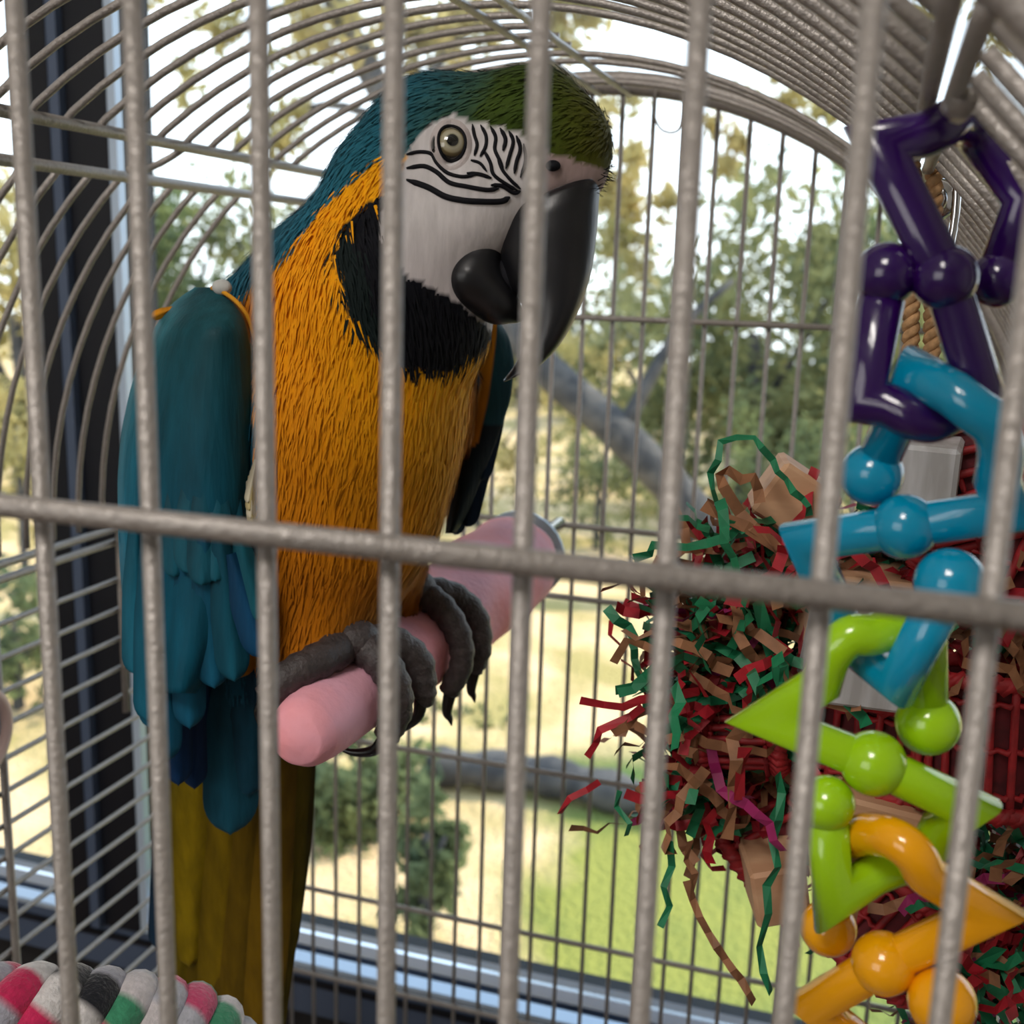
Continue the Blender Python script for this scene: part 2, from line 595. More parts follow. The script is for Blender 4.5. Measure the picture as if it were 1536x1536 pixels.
# the leaning oak: trunk seen through the cage
D = 12.0
tp = [at(1180, 905, 12.6), at(1050, 775, 12.3), at(930, 650, 12.0), at(800, 530, 11.8), at(690, 340, 11.6), at(600, 190, 11.4), at(520, 40, 11.2), at(450, -120, 11.0)]
tb = tp[0].copy(); tb[2] = GZ
tp = [tb-np.array([0, 0, .3])]+tp
br = []
for i, (e, r) in enumerate([((760, 20), .07), ((330, 60), .06), ((380, 200), .06), ((900, 250), .07), ((1100, 420), .09), ((620, -60), .06)]):
    k = [6, 7, 6, 5, 3, 7][i]
    a = tp[k]; b = at(e[0], e[1], 11.3+.3*(i % 3))
    mid = (a+b)/2+np.array([0, 0, .25])
    br.append(([a, mid, b], (r, r*.35)))
crowns = []
for px, py, d, rx, rz, n in [(460, 20, 11, .8, .5, 420), (660, 60, 11.6, .9, .45, 700), (780, 40, 11.8, .8, .5, 700), (330, 110, 11, .5, .4, 110), (460, 160, 11.2, .5, .5, 130),
                             (930, 220, 11.5, .5, .7, 420), (960, 330, 11.7, .45, .6, 420), (1085, 190, 11.4, .22, .5, 260), (1180, 170, 11.4, .2, .5, 200), (1290, 120, 11.4, .5, .6, 300),
                             (1440, 40, 11.3, .7, .6, 500), (500, -30, 10.8, .9, .4, 500), (250, 0, 11, .4, .3, 70), (420, 235, 11.5, .3, .35, 100)]:
    crowns.append((at(px, py, d), (rx, .6, rz), n, .085))
tree('leaning_oak', 'leaning grey-barked oak with sparse yellow-green leaves beyond the lawn', tb, (tp, [.36, .32, .215, .20, .18, .15, .14, .12, .10]), br, crowns, M['leaf_y'])
# trees at the far side
gi = 0
FAR = (17, 22, 27, 32, 22, 27, 17, 27, 23)
specs = [(1130, 500, 17, 2.4, 2.3, 'leaf', 'broad olive-green tree rising right of the leaning trunk'),
         (1330, 480, 19, 2.3, 2.6, 'leaf_d', 'dark green tree standing behind the hanging plastic toys'),
         (970, 560, 21, 1.8, 1.7, 'leaf', 'small olive tree seen behind the leaning oak trunk'),
         (760, 430, 23, 2.6, 2.4, 'leaf', 'rounded olive tree hidden mostly by the parrot head'),
         (430, 400, 20, 1.9, 1.5, 'leaf', 'olive tree beyond the window behind the parrot shoulder'),
         (250, 420, 22, 2.2, 1.8, 'leaf_d', 'dark green tree beside the black window mullion'),
         (20, 470, 17, 1.4, 2.0, 'leaf_y', 'yellowing tree seen through the pane beyond the mullion'),
         (1500, 420, 18, 2.0, 3.0, 'leaf', 'tall olive tree at the end of the field beside the dark tree'),
         (-250, 450, 18, 2.2, 2.2, 'leaf', 'olive tree further along the field past the yellowing tree')]
for px, py, d, rx, rz, lm, lab in specs:
    n = int(2600*rx*rz/4)
    k_ = FAR[gi]/d; gi += 1
    d *= k_; rx *= k_; rz *= k_
    c = at(px, py, d)
    b = c.copy(); b[2] = GZ
    crowns = [(c, (rx, rx*.6, rz), n, .13*k_), (c+np.array([0, 0, -rz*.75]), (rx*.9, rx*.5, rz*.6), n//2, .13*k_)]
    tree('field_tree', lab, b, ([b-np.array([0, 0, .2]), (b+c)/2+np.array([.15, 0, 0]), c], [.22, .17, .08]),
         [([(b+c)/2, (b+c)/2+np.array([.5, 0, .8]), c+np.array([rx*.5, 0, rz*.4])], (.09, .03)), ([(b+c)/2, (b+c)/2+np.array([-.5, .1, .7]), c+np.array([-rx*.5, 0, rz*.3])], (.09, .03))],
         crowns, M[lm], group='trees across the field')
# low shrubs on the field edge
for px, py, d, rx, rz, lm, n, lab in [(530, 1170, 7.3, .55, .42, 'leaf_d', 1500, 'dark leafy shrub below the perch end on the lawn edge'),
                                      (640, 1250, 5.9, .20, .34, 'leaf_d', 700, 'narrow dark shrub beside the larger shrub on the lawn'),
                                      (700, 1110, 9.2, .55, .28, 'leaf', 700, 'low olive shrub behind the dark shrubs'),
                                      (20, 930, 9.0, .8, .45, 'leaf_d', 1200, 'dark shrub seen through the pane past the mullion'),
                                      (900, 690, 14.5, 1.0, .5, 'leaf', 900, 'olive bush on the dry field under the leaning oak'),
                                      (1180, 680, 14.5, 1.2, .7, 'leaf_d', 1400, 'dark bush at the foot of the leaning oak'), (870, 560, 19, 1.0, .8, 'leaf_y', 900, 'sunlit yellow bush low behind the leaning oak'), (720, 640, 15.5, 1.0, .6, 'leaf_y', 900, 'yellow-green bush behind the macaw wing'),
                                      (25, 640, 12.5, .9, .5, 'leaf_y', 900, 'yellow bush seen through the pane past the mullion')]:
    c = at(px, py, d)
    b = c.copy(); b[2] = GZ
    tree('shrub', lab, b, ([b-np.array([0, 0, .1]), (b+c)/2, c], [.05, .04, .02]), [([(b+c)/2, c+np.array([rx*.5, 0, 0])], (.03, .012))],
         [(c, (rx, rx*.8, rz), n, .055), ((b+c)/2, (rx*.95, rx*.7, (c[2]-b[2])*.45), n*2//3, .055)], M[lm], 'shrub')
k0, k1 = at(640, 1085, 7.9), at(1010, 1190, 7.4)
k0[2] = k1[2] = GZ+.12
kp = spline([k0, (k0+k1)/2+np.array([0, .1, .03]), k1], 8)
o = MB().add(*tube(kp, .13+.02*np.sin(np.arange(len(kp))*1.7), 10)).build('dark_lawn_band', M['bark'])  # dark rounded band along the lawn edge
tag(o, 'dark rounded band lying across the edge of the sunny lawn', 'log')

# ------------------------------------------------------------------ the cage
CX, CZ0, RR = -.196, CZ-.178, .302           # arch centre and radius
XL, XR, YF, YB, ZB = -.498, .106, .186, .80, CZ-.74
BR_ = .00185
cage = empty('bird_cage', (CX, (YF+YB)/2, 0), 'large grey powder-coated bird cage with an arched barred top', 'cage')


def arcpt(deg, Y, R=RR):
    return np.array([CX+R*math.cos(math.radians(deg)), Y, CZ0+R*math.sin(math.radians(deg))])


def archz(x, R=RR):
    return CZ0+math.sqrt(max(R*R-(x-CX)**2, 0))


def bar(P, parent, r=BR_, n=10, name='bar'):
    return MB().add(*tube(P, r, n)).build(name, M['bar'], parent)


# front panel
fr = MB()
for z, r in ((CZ-.0485, .0024), (CZ-.30, .0024), (ZB+.005, .004)):
    fr.add(*tube([(XL, YF-.0042, z), (XR, YF-.0042, z)], r, 14))
fr.add(*tube([(XL, YF, ZB), (XL, YF, CZ0)]+[arcpt(a, YF) for a in range(178, 0, -4)]+[(XR, YF, CZ0), (XR, YF, ZB)], .0030, 12))
fp = fr.build('front_panel', M['bar'], cage)
for i in range(-13, 11):
    x = -.15802+i*.0254
    if XL+.008 < x < XR-.004:
        bar([(x, YF, ZB), (x, YF, archz(x))], fp, n=16)
# back panel
bk = MB()
for z in (-.0295, -.181, -.236, -.378, -.519, -.60):
    bk.add(*tube([(XL, YB-.004, CZ+z), (XR, YB-.004, CZ+z)], .0022, 10))
for dy, R, r in ((0, RR+.002, .0058), (-.03, RR+.003, .0045)):
    bk.add(*tube([(CX-R, YB+dy, ZB), (CX-R, YB+dy, CZ0)]+[arcpt(a, YB+dy, R) for a in range(178, 0, -4)]+[(CX+R, YB+dy, CZ0), (CX+R, YB+dy, ZB)], r, 12))
bp_ = bk.build('back_panel', M['bar'], cage)
for i in range(-24, 12):
    x = -.0738+i*.0217
    if XL+.006 < x < XR-.006:
        bar([(x, YB, ZB), (x, YB, archz(x))], bp_, r=.00165)
# side panels with horizontal bars
for sgn, xw in ((-1, XL), (1, XR)):
    sm = MB()
    for dz in (.183, .1925):
        sm.add(*tube([(xw, YF, CZ-dz), (xw, YB, CZ-dz)], .0026, 10))
    sm.add(*tube([(xw-.003*sgn, .5355, CZ-.19), (xw-.003*sgn, .5355, ZB)], .0026, 10))
    sm.add(*tube([(xw-.004*sgn, .656, CZ-.185), (xw-.004*sgn, .656, CZ-.318)], .0026, 10))
    sm.add(*tube([(xw, .32, CZ-.19), (xw, .32, ZB)], .0026, 10))
    sp = sm.build('side_panel', M['bar'], cage)
    for k in range(24):
        z = CZ-.2200-k*.0217
        bar([(xw, YF, z), (xw, YB, z)], sp)
# dome
dm = MB()
RAILS = (126.5, 132.0, 86.5, 90.5, 47.7, 46.5)
for a in RAILS:
    dm.add(*tube([arcpt(a, YF, RR-.003), arcpt(a, YB, RR-.003)], .0030 if a > 100 else .0021, 10))
dome = dm.build('dome_frame', M['bar'], cage)
Y = .2025
while Y < .775:
    if Y < .69:
        bar([arcpt(a, Y) for a in np.linspace(132, 180, 13)], dome)
        bar([arcpt(a, Y) for a in np.linspace(46.3, 0, 13)], dome)
    hi, lo = 126.5, 48.0
    if .548 < Y < .665:
        lo = 86.5
    if Y < .70 or Y > .76:
        P = [arcpt(hi+.9, Y, RR-.001)]+[arcpt(a, Y) for a in np.linspace(hi-1, lo-.2 if lo < 60 else lo, 22)]
        bar(P, dome)
    Y += .02452
# bent latch piece on the left between the two rails, wire hook on the back arch
bar(spline([arcpt(126.5, .566, RR-.004), arcpt(128.5, .562, RR-.004), arcpt(130.3, .553, RR-.004), arcpt(130.8, .540, RR-.004)], 5), dome, .0019, name='latch')
hk = [atY(985, 130, .79), atY(980, 165, .79), atY(990, 192, .79), atY(1008, 199, .79), atY(1022, 190, .79), atY(1026, 165, .79), atY(1026, 140, .79)]
bar(spline(hk, 5), dome, .0008, name='wire_hook')
# hinge knuckles on the right rails
for Yh in (.262, .30):
    bar([arcpt(46, Yh-.006, RR-.004), arcpt(46, Yh+.006, RR-.004)], dome, .0030, 12, 'hinge')
# base tray and stand legs
tr = MB()
for c, s in (((CX, (YF+YB)/2, ZB-.03), (XR-XL+.04, YB-YF+.04, .012)), ((CX, YF-.015, ZB-.01), (XR-XL+.04, .01, .05)), ((CX, YB+.015, ZB-.01), (XR-XL+.04, .01, .05)),
             ((XL-.015, (YF+YB)/2, ZB-.01), (.01, YB-YF+.04, .05)), ((XR+.015, (YF+YB)/2, ZB-.01), (.01, YB-YF+.04, .05))):
    tr.add(*box(c, s))
tr.build('tray', M['bar'], cage, smooth=False)
for x in (XL, XR):
    for y in (YF, YB):
        MB().add(*box((x, y, (ZB-.03)/2), (.025, .025, ZB-.03), bev=.003)).build('leg', M['bar'], cage, smooth=False)

# ------------------------------------------------------------------ pink perch
pn, pf = at(444, 1108, .440), at(775, 838, .735)
ax = norm(pf-pn)
perch = empty('concrete_perch', tuple(pf), 'bumpy pink concrete perch bolted to the cage back under the macaw', 'perch')
Lp = np.linalg.norm(pf-pn)
ss = np.array([-.004, .000, .006, .014, .026, .05, .08, .11, .14, .17, .20, .23, .26, .285, Lp-.012, Lp-.003, Lp+.004])
rr_ = np.array([.003, .0110, .0140, .0152, .0162, .0175, .0200, .0225, .0245, .0265, .0285, .0295, .0305, .0310, .0300, .0250, .004])
ss2 = np.linspace(ss[0], ss[-1], 90); ss2 = np.unique(np.r_[ss2, ss[:5], ss[-4:]])
V, Fc = tube([pn+ax*s for s in ss2], np.interp(ss2, ss, rr_), 40)
bn = np.array([math.sin(p[0]*120+1)*math.sin(p[1]*95)*math.sin(p[2]*140+2) for p in V])
cen = pn+((V-pn)@ax)[:, None]*ax
V = cen+(V-cen)*(1+.06*bn)[:, None]
MB().add(V, Fc).build('perch_body', M['perch'], perch)
wc = pf+ax*.006
bk_y = (YB-.002-wc[1])/ax[1]
MB().add(*tube([wc, wc+ax*bk_y], .005, 12)).build('bolt', M['steel'], perch)
MB().add(*tube([wc-ax*.002, wc+ax*.003], .030, 32)).build('washer', M['frame_light'], perch)


def perch_pt(s, ang, extra=0.0):
    """point on the perch: s metres from the near tip, ang degrees round it (0 up, 90 towards picture right)"""
    up = norm(np.array([0, 0, 1.0])-ax*ax[2]); sd = np.cross(ax, up)
    r = np.interp(s, ss, rr_)+extra
    a = math.radians(ang)
    return pn+ax*s+r*(math.cos(a)*up+math.sin(a)*sd)


# ------------------------------------------------------------------ the macaw
def surface_nets(fn, lo, hi, h):
    lo = np.asarray(lo, float); n = np.ceil((np.asarray(hi)-lo)/h).astype(int)+1
    g = [lo[i]+h*np.arange(n[i]) for i in range(3)]
    X = np.stack(np.meshgrid(*g, indexing='ij'), -1).astype(np.float32)
    S = fn(X.reshape(-1, 3)).reshape(n)
    ins = S < 0
    cor = [(i, j, k) for i in (0, 1) for j in (0, 1) for k in (0, 1)]
    sl = lambda A, c: A[c[0]:A.shape[0]-1+c[0], c[1]:A.shape[1]-1+c[1], c[2]:A.shape[2]-1+c[2]]
    cnt = sum(sl(ins, c).astype(np.int8) for c in cor)
    act = (cnt > 0) & (cnt < 8)
    idx = np.argwhere(act)
    acc = np.zeros((len(idx), 3)); num = np.zeros(len(idx))
    for a in cor:
        for ax_ in range(3):
            if a[ax_] == 0:
                b = list(a); b[ax_] = 1
                sa = S[tuple((idx+np.array(a)).T)]; sb = S[tuple((idx+np.array(b)).T)]
                cr = (sa < 0) != (sb < 0)
                t = np.where(cr, sa/np.where(cr, sa-sb, 1), 0)
                p = np.tile(np.array(a, float), (len(idx), 1)); p[:, ax_] += t
                acc[cr] += p[cr]; num += cr
    V = lo+h*(idx+acc/num[:, None])
    vid = -np.ones(act.shape, int); vid[tuple(idx.T)] = np.arange(len(idx))
    F = []
    for ax_ in range(3):
        o1, o2 = [(1, 2), (2, 0), (0, 1)][ax_]
        s0 = [slice(0, S.shape[i]-1) if i == ax_ else slice(1, S.shape[i]-1) for i in range(3)]
        s1 = list(s0); s1[ax_] = slice(1, S.shape[ax_])
        A, B = ins[tuple(s0)], ins[tuple(s1)]
        e = np.argwhere(A != B)
        if len(e) == 0: continue
        base = e.copy()
        for i in range(3):
            if i != ax_: base[:, i] += 1
        flip = A[tuple(e.T)]

        def gid(d1, d2):
            q = base.copy(); q[:, o1] -= d1; q[:, o2] -= d2
            return vid[tuple(q.T)]
        q = np.stack([gid(0, 0), gid(1, 0), gid(1, 1), gid(0, 1)], 1)
        q[~flip] = q[~flip][:, ::-1]
        F.append(q)
    return V, np.concatenate(F)


def smin(a, b, k):
    h = np.clip(.5+.5*(b-a)/k, 0, 1)
    return b*(1-h)+a*h-k*h*(1-h)


def rcone(P, a, b, r1, r2):
    a = np.asarray(a, np.float32); b = np.asarray(b, np.float32)
    ab = b-a
    t = np.clip(((P-a)@ab)/(ab@ab), 0, 1)
    return np.linalg.norm(P-a-t[:, None]*ab, axis=1)-(r1+(r2-r1)*t)


def body_sdf(P):
    q = lambda px: px/FPX*.47
    S = None
    spine = [((655, 232, .476), 108), ((612, 300, .482), 118), ((552, 470, .492), 172), ((512, 640, .500), 180), ((478, 790, .507), 166), ((440, 900, .512), 132),
             ((400, 1000, .520), 92), ((362, 1090, .530), 52), ((345, 1150, .535), 30)]
    for (a, ra), (b, rb) in zip(spine[:-1], spine[1:]):
        d = rcone(P, cs(*a), cs(*b), q(ra), q(rb))
        S = d if S is None else smin(S, d, .012)
    head = [((660, 225, .476), (800, 204, .468), 106, 92), ((800, 204, .468), (852, 220, .465), 92, 66), ((655, 330, .474), (700, 310, .472), 100, 102),
            ((720, 290, .470), (795, 268, .466), 96, 66), ((620, 390, .478), (560, 450, .486), 110, 140), ((790, 245, .467), (868, 268, .464), 60, 34)]
    for a, b, ra, rb in head:
        S = smin(S, rcone(P, cs(*a), cs(*b), q(ra), q(rb)), .010)
    # flank, breast keel and thighs
    for a, b, ra, rb in [((600, 600, .498), (576, 760, .500), 92, 92), ((676, 560, .535), (672, 650, .54), 48, 42), ((470, 900, .490), (472, 985, .478), 80, 50), ((590, 850, .535), (600, 905, .54), 60, 36),
                         ((400, 560, .51), (360, 760, .52), 90, 90), ((620, 470, .484), (650, 480, .484), 95, 88), ((462, 400, .496), (372, 478, .500), 66, 66)]:
        S = smin(S, rcone(P, cs(*a), cs(*b), q(ra), q(rb)), .012)
    return S


V, Fq = surface_nets(body_sdf, cs(140, 1240, .44)*np.array([1, 1, 1])-[.02, 0, .06], (.075, .20, .62), .0021)
# light smoothing
E_ = np.concatenate([Fq[:, [0, 1]], Fq[:, [1, 2]], Fq[:, [2, 3]], Fq[:, [3, 0]]])
for _ in range(4):
    acc = np.zeros_like(V); cnt = np.zeros(len(V))
    np.add.at(acc, E_[:, 0], V[E_[:, 1]]); np.add.at(cnt, E_[:, 0], 1)
    np.add.at(acc, E_[:, 1], V[E_[:, 0]]); np.add.at(cnt, E_[:, 1], 1)
    V = .5*V+.5*acc/cnt[:, None]

DP = .447                                    # the bird's own side plane for its markings


def sidepx(P):                               # position on the side plane, in the units of the outlines below
    return np.c_[768+P[:, 0]/DP*FPX, 768-P[:, 1]/DP*FPX]


def inpoly(Q, poly):
    x, y = Q[:, 0], Q[:, 1]
    c = np.zeros(len(Q), bool)
    n = len(poly)
    for i in range(n):
        x1, y1 = poly[i]; x2, y2 = poly[(i+1) % n]
        if y1 == y2: continue
        k = ((y1 > y) != (y2 > y)) & (x < (x2-x1)*(y-y1)/(y2-y1)+x1)
        c ^= k
    return c


FACE = [(684, 174), (708, 187), (745, 194), (782, 206), (800, 226), (822, 231), (868, 240), (925, 246), (925, 300), (800, 330), (770, 420), (770, 490), (720, 470), (688, 447), (650, 430), (612, 416), (590, 392), (574, 362), (574, 320),
        (590, 285), (606, 248), (616, 218), (640, 196), (664, 178)]
BIB = [(600, 285), (574, 292), (535, 315), (509, 350), (501, 385), (512, 435), (533, 495), (574, 530), (616, 553), (668, 553), (707, 528), (737, 486), (790, 480), (770, 400), (690, 440), (612, 410), (580, 370), (576, 320)]
BACK = [(650, 200), (640, 238), (612, 234), (565, 240), (530, 255), (503, 275), (462, 322), (428, 368), (395, 398), (345, 412), (322, 440), (322, 480), (380, 620), (370, 900), (330, 1010), (300, 1300), (0, 1300), (0, 30), (500, 30)]
CROWN = [(470, 30), (980, 30), (940, 262), (868, 241), (822, 240), (800, 240), (782, 222), (745, 212), (708, 205), (684, 195), (664, 200), (655, 220), (630, 235), (612, 236), (565, 242), (500, 280)]


def lerp(a, b, t):
    t = np.clip(t, 0, 1)[:, None]
    return np.asarray(a)*(1-t)+np.asarray(b)*t


def paint(P, rs):
    Q = sidepx(P)+rs.normal(size=(len(P), 2))*2.0
    x, y = Q[:, 0], Q[:, 1]
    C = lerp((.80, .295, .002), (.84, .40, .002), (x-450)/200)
    C = C*lerp((1.06, 1.06, 1.06), (.56, .46, .4), (y-480)/400)  # overhead lighting painted in: breast shaded darker towards the belly
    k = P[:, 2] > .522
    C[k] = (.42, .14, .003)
    low = y > 1015
    C[low] = (.006, .045, .085)
    b = inpoly(Q, BACK)
    C[b] = lerp((.014, .125, .185), (.008, .09, .15), (y[b]-250)/400)
    c = inpoly(Q, CROWN)
    t = np.clip((x[c]+.5*(y[c]-150)-600)/140, 0, 1)
    g = lerp((.014, .115, .165), (.038, .066, .006), t)
    g = g*(1-np.clip((x[c]-800)/150, 0, 1)[:, None])+np.array((.090, .080, .005))*np.clip((x[c]-800)/150, 0, 1)[:, None]
    C[c] = g
    bb = inpoly(Q, BIB)
    C[bb] = (.0025, .003, .006)
    C[bb & (x < 545+.3*(y-400))] = (.004, .010, .010)
    Qf = sidepx(P)
    f = inpoly(Qf, FACE)
    C[f] = lerp((.62, .585, .585), (.54, .49, .50), (Qf[f, 1]-330)/120)
    cr = f & (Qf[:, 0] > 800)
    C[cr] = (.36, .265, .25)
    return np.clip(C, 0, 1), f


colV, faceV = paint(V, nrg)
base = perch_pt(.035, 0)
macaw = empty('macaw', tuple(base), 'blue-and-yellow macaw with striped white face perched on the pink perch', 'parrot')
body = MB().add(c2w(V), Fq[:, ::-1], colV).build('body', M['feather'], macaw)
# plumage barbs laid over the body
nV = np.zeros_like(V)
fa, fb, fc, fd = (V[Fq[:, i]] for i in range(4))
fn = np.cross(fc-fa, fd-fb)
for i in range(4):
    np.add.at(nV, Fq[:, i], fn)
nV /= np.linalg.norm(nV, axis=1)[:, None]+1e-12
area = np.linalg.norm(fn, axis=1)
mid = (fa+fb+fc+fd)/4
NS = 60000
pick = nrg.choice(len(Fq), NS, p=area/area.sum())
P0 = mid[pick]+nrg.normal(size=(NS, 3))*.0007
N0 = nV[Fq[pick, 0]]
cS, fS = paint(P0+nrg.normal(size=(NS, 3))*np.array([.0012, .0012, 0]), nrg)
_, f1 = paint(P0, nrg)
q0 = sidepx(P0)
headw = np.clip((330-q0[:, 1])/120, 0, 1)[:, None]
flow = headw*np.array([-1, -.45, 0.0])+(1-headw)*np.array([-.18, -1, 0.05])
bibw = inpoly(q0, BIB)[:, None]
flow = np.where(bibw, np.array([.25, -1, 0]), flow)
flow = flow+nrg.normal(size=(NS, 3))*.12
flow -= (flow*N0).sum(1)[:, None]*N0
flow /= np.linalg.norm(flow, axis=1)[:, None]
sd = np.cross(flow, N0)
Ls = np.where(q0[:, 1] < 330, .0050, .0080)[:, None]*(.7+.6*nrg.random((NS, 1)))
tip = sidepx(P0+flow*Ls)
ok = ~f1 & ~inpoly(tip, FACE) & ~fS & (q0[:, 1] < 1120) & ~((q0[:, 0] > 770) & (q0[:, 1] > 225))
Ws = .00042*(.7+.6*nrg.random((NS, 1)))
P0 = P0[ok]; N0 = N0[ok]; fl = flow[ok]; sd = sd[ok]; Ls = Ls[ok]; Ws = Ws[ok]; cS = cS[ok]*(.95+.10*nrg.random((ok.sum(), 1)))
A1 = P0-N0*.0003
A2 = P0+fl*Ls*.55+N0*.00014
A3 = P0+fl*Ls+N0*.00010
SV = np.stack([A1-sd*Ws, A1+sd*Ws, A2+sd*Ws*.8, A2-sd*Ws*.8, A3], 1).reshape(-1, 3)
SF = []
for i in range(len(P0)):
    SF += [(5*i+3, 5*i+2, 5*i+1, 5*i), (5*i+4, 5*i+2, 5*i+3)]
pl = MB().add(c2w(SV), SF, np.repeat(cS, 5, 0)).build('plumage', M['strand'], body)
pl['kind'] = 'stuff'
N5 = np.repeat(N0, 5, 0)
N5 = N5[:, :1]*Rv+N5[:, 1:2]*Uv+N5[:, 2:3]*Fv
pl.data.normals_split_custom_set_from_vertices(N5.tolist())

bvh = BVHTree.FromPolygons([Vector(v) for v in V], [tuple(int(i) for i in f) for f in Fq])


def onbody(px, py, lift=.0004):              # drop a side-plane point on to the near side of the head
    o = Vector(((px-768)/FPX*DP, (768-py)/FPX*DP, .30))
    h = bvh.ray_cast(o, Vector((0, 0, 1)))
    if h[0] is None:
        return np.array([o.x, o.y, DP]), np.array([0, 0, -1.0])
    n = np.array(h[1])
    return np.array(h[0])+n*lift, n


def stripe(pts, wpx):
    P = np.array([(460+a*.3254, 90+b*.3254) for a, b in pts])
    P = spline(P, 5)
    n = len(P)
    W = (wpx+3)*.3254/FPX*DP/2*np.clip(np.minimum(np.arange(n)+1.0, n-np.arange(n))/3, .35, 1)
    V_, F_ = [], []
    C_ = [onbody(*p) for p in P]
    for i in range(n):
        t = norm(C_[min(i+1, n-1)][0]-C_[max(i-1, 0)][0])
        s = np.cross(t, C_[i][1])
        c, nn = C_[i]
        V_ += [c-s*W[i]-nn*.0006, c-s*W[i]*.6+nn*.0004, c+s*W[i]*.6+nn*.0004, c+s*W[i]-nn*.0006]
    for i in range(n-1):
        for k in range(3):
            F_.append((4*i+k, 4*i+k+1, 4*i+5+k, 4*i+4+k))
    return MB().add(c2w(np.array(V_)), F_).build('face_stripe', M['black_f'], body)


for pts, wd in [([(462, 442), (520, 432), (575, 443), (602, 487), (650, 535), (720, 556), (785, 545)], 16), ([(740, 540), (800, 543), (852, 558)], 18),
                ([(462, 505), (540, 498), (600, 528), (660, 580), (740, 600), (830, 611), (885, 600)], 20), ([(462, 558), (560, 595), (640, 640), (720, 660), (800, 664), (895, 655), (935, 632)], 27),
                ([(848, 588), (900, 588), (955, 612), (985, 600)], 18), ([(765, 308), (775, 360), (787, 405), (774, 458)], 15), ([(803, 312), (827, 360), (826, 410), (800, 462)], 15),
                ([(848, 320), (872, 370), (868, 425), (893, 480), (905, 520)], 16), ([(892, 330), (917, 380), (905, 432)], 18), ([(932, 345), (952, 390), (936, 450), (918, 512)], 16),
                ([(966, 366), (985, 420), (968, 475), (957, 530)], 17), ([(818, 430), (848, 488), (862, 540), (920, 578), (972, 600)], 16), ([(880, 450), (900, 512), (942, 560), (985, 592)], 15),
                ([(758, 480), (800, 492), (832, 530)], 12), ([(1000, 400), (1010, 470), (985, 545)], 15)]:
    stripe(pts, wd)

# eyes
ec, en = onbody(677, 221, 0)
et = MB()
er = .0077
out = norm(np.array([.20, .05, -1.0]))
eye = empty('eye', (0, 0, 0)); eye.parent = macaw
ew = c2w(ec-out*.0030)[0]
eye.location = Vector(ew)-WL(macaw)


def eyemat():
    m = bpy.data.materials.new('pale_yellow_iris')
    m.use_nodes = True
    t = m.node_tree
    b = t.nodes['Principled BSDF']
    b.inputs['Roughness'].default_value = .08
    b.inputs['Coat Weight'].default_value = 1.0
    tc = t.nodes.new('ShaderNodeTexCoord')
    ow = norm(out[0]*Rv+out[1]*Uv+out[2]*Fv)
    dt = t.nodes.new('ShaderNodeVectorMath'); dt.operation = 'NORMALIZE'
    d2 = t.nodes.new('ShaderNodeVectorMath'); d2.operation = 'DOT_PRODUCT'
    d2.inputs[1].default_value = tuple(ow)
    t.links.new(tc.outputs['Object'], dt.inputs[0])
    t.links.new(dt.outputs[0], d2.inputs[0])
    r = t.nodes.new('ShaderNodeValToRGB')
    e = r.color_ramp.elements
    e[0].position = .66; e[0].color = (.006, .005, .004, 1)
    e[1].position = 1.0; e[1].color = (.002, .002, .003, 1)
    for p, c in ((.68, (.05, .038, .018)), (.78, (.13, .10, .045)), (.83, (.34, .30, .19)), (.92, (.42, .39, .29)), (.945, (.28, .26, .17)), (.958, (.004, .004, .006))):
        k = e.new(p); k.color = (*c, 1)
    t.links.new(d2.outputs['Value'], r.inputs[0])
    t.links.new(r.outputs[0], b.inputs['Base Color'])
    return m


V_, F_ = ball(ew, er, 32, 24)
MB().add(V_, F_).build('eyeball', eyemat(), eye)
M['lid'] = mat('grey_pink_eyelid', (.50, .44, .43), .6, bump=.4, bscale=700)
e1 = norm(np.cross(out, [0, 1, 0])); e2 = np.cross(out, e1)
ecen = ec-out*.0030


def lid_ring(rx, ry, on_eye, lift):
    R_ = []
    for a in np.linspace(0, 2*np.pi, 40, endpoint=False):
        q = e1*rx*math.cos(a)+e2*ry*math.sin(a)
        if on_eye:
            R_.append(ecen+q+out*(math.sqrt(max(er*er-q@q, 0))+lift))
        else:
            h = bvh.ray_cast(Vector((ec[0]+q[0], ec[1]+q[1], .30)), Vector((0, 0, 1)))
            p = ec+q
            p[2] = (h[0].z if h[0] else p[2])-lift
            R_.append(p)
    return R_


inner = lid_ring(.0053, .0070, True, .0003)
MB().add(*tube(c2w(np.array(inner)), .00065, 8, closed=True)).build('eyelid_rim', M['black_f'], eye)
rings = [lid_ring(.0053, .0070, True, .0002), lid_ring(.0059, .0077, True, .0011), lid_ring(.0074, .0092, False, .0010), lid_ring(.0092, .0112, False, -.0006)]
LV = np.concatenate([np.array(r_) for r_ in rings])
LF = [(j*40+k, j*40+(k+1) % 40, (j+1)*40+(k+1) % 40, (j+1)*40+k) for j in range(3) for k in range(40)]
MB().add(c2w(LV), LF).build('eyelid', M['lid'], eye)

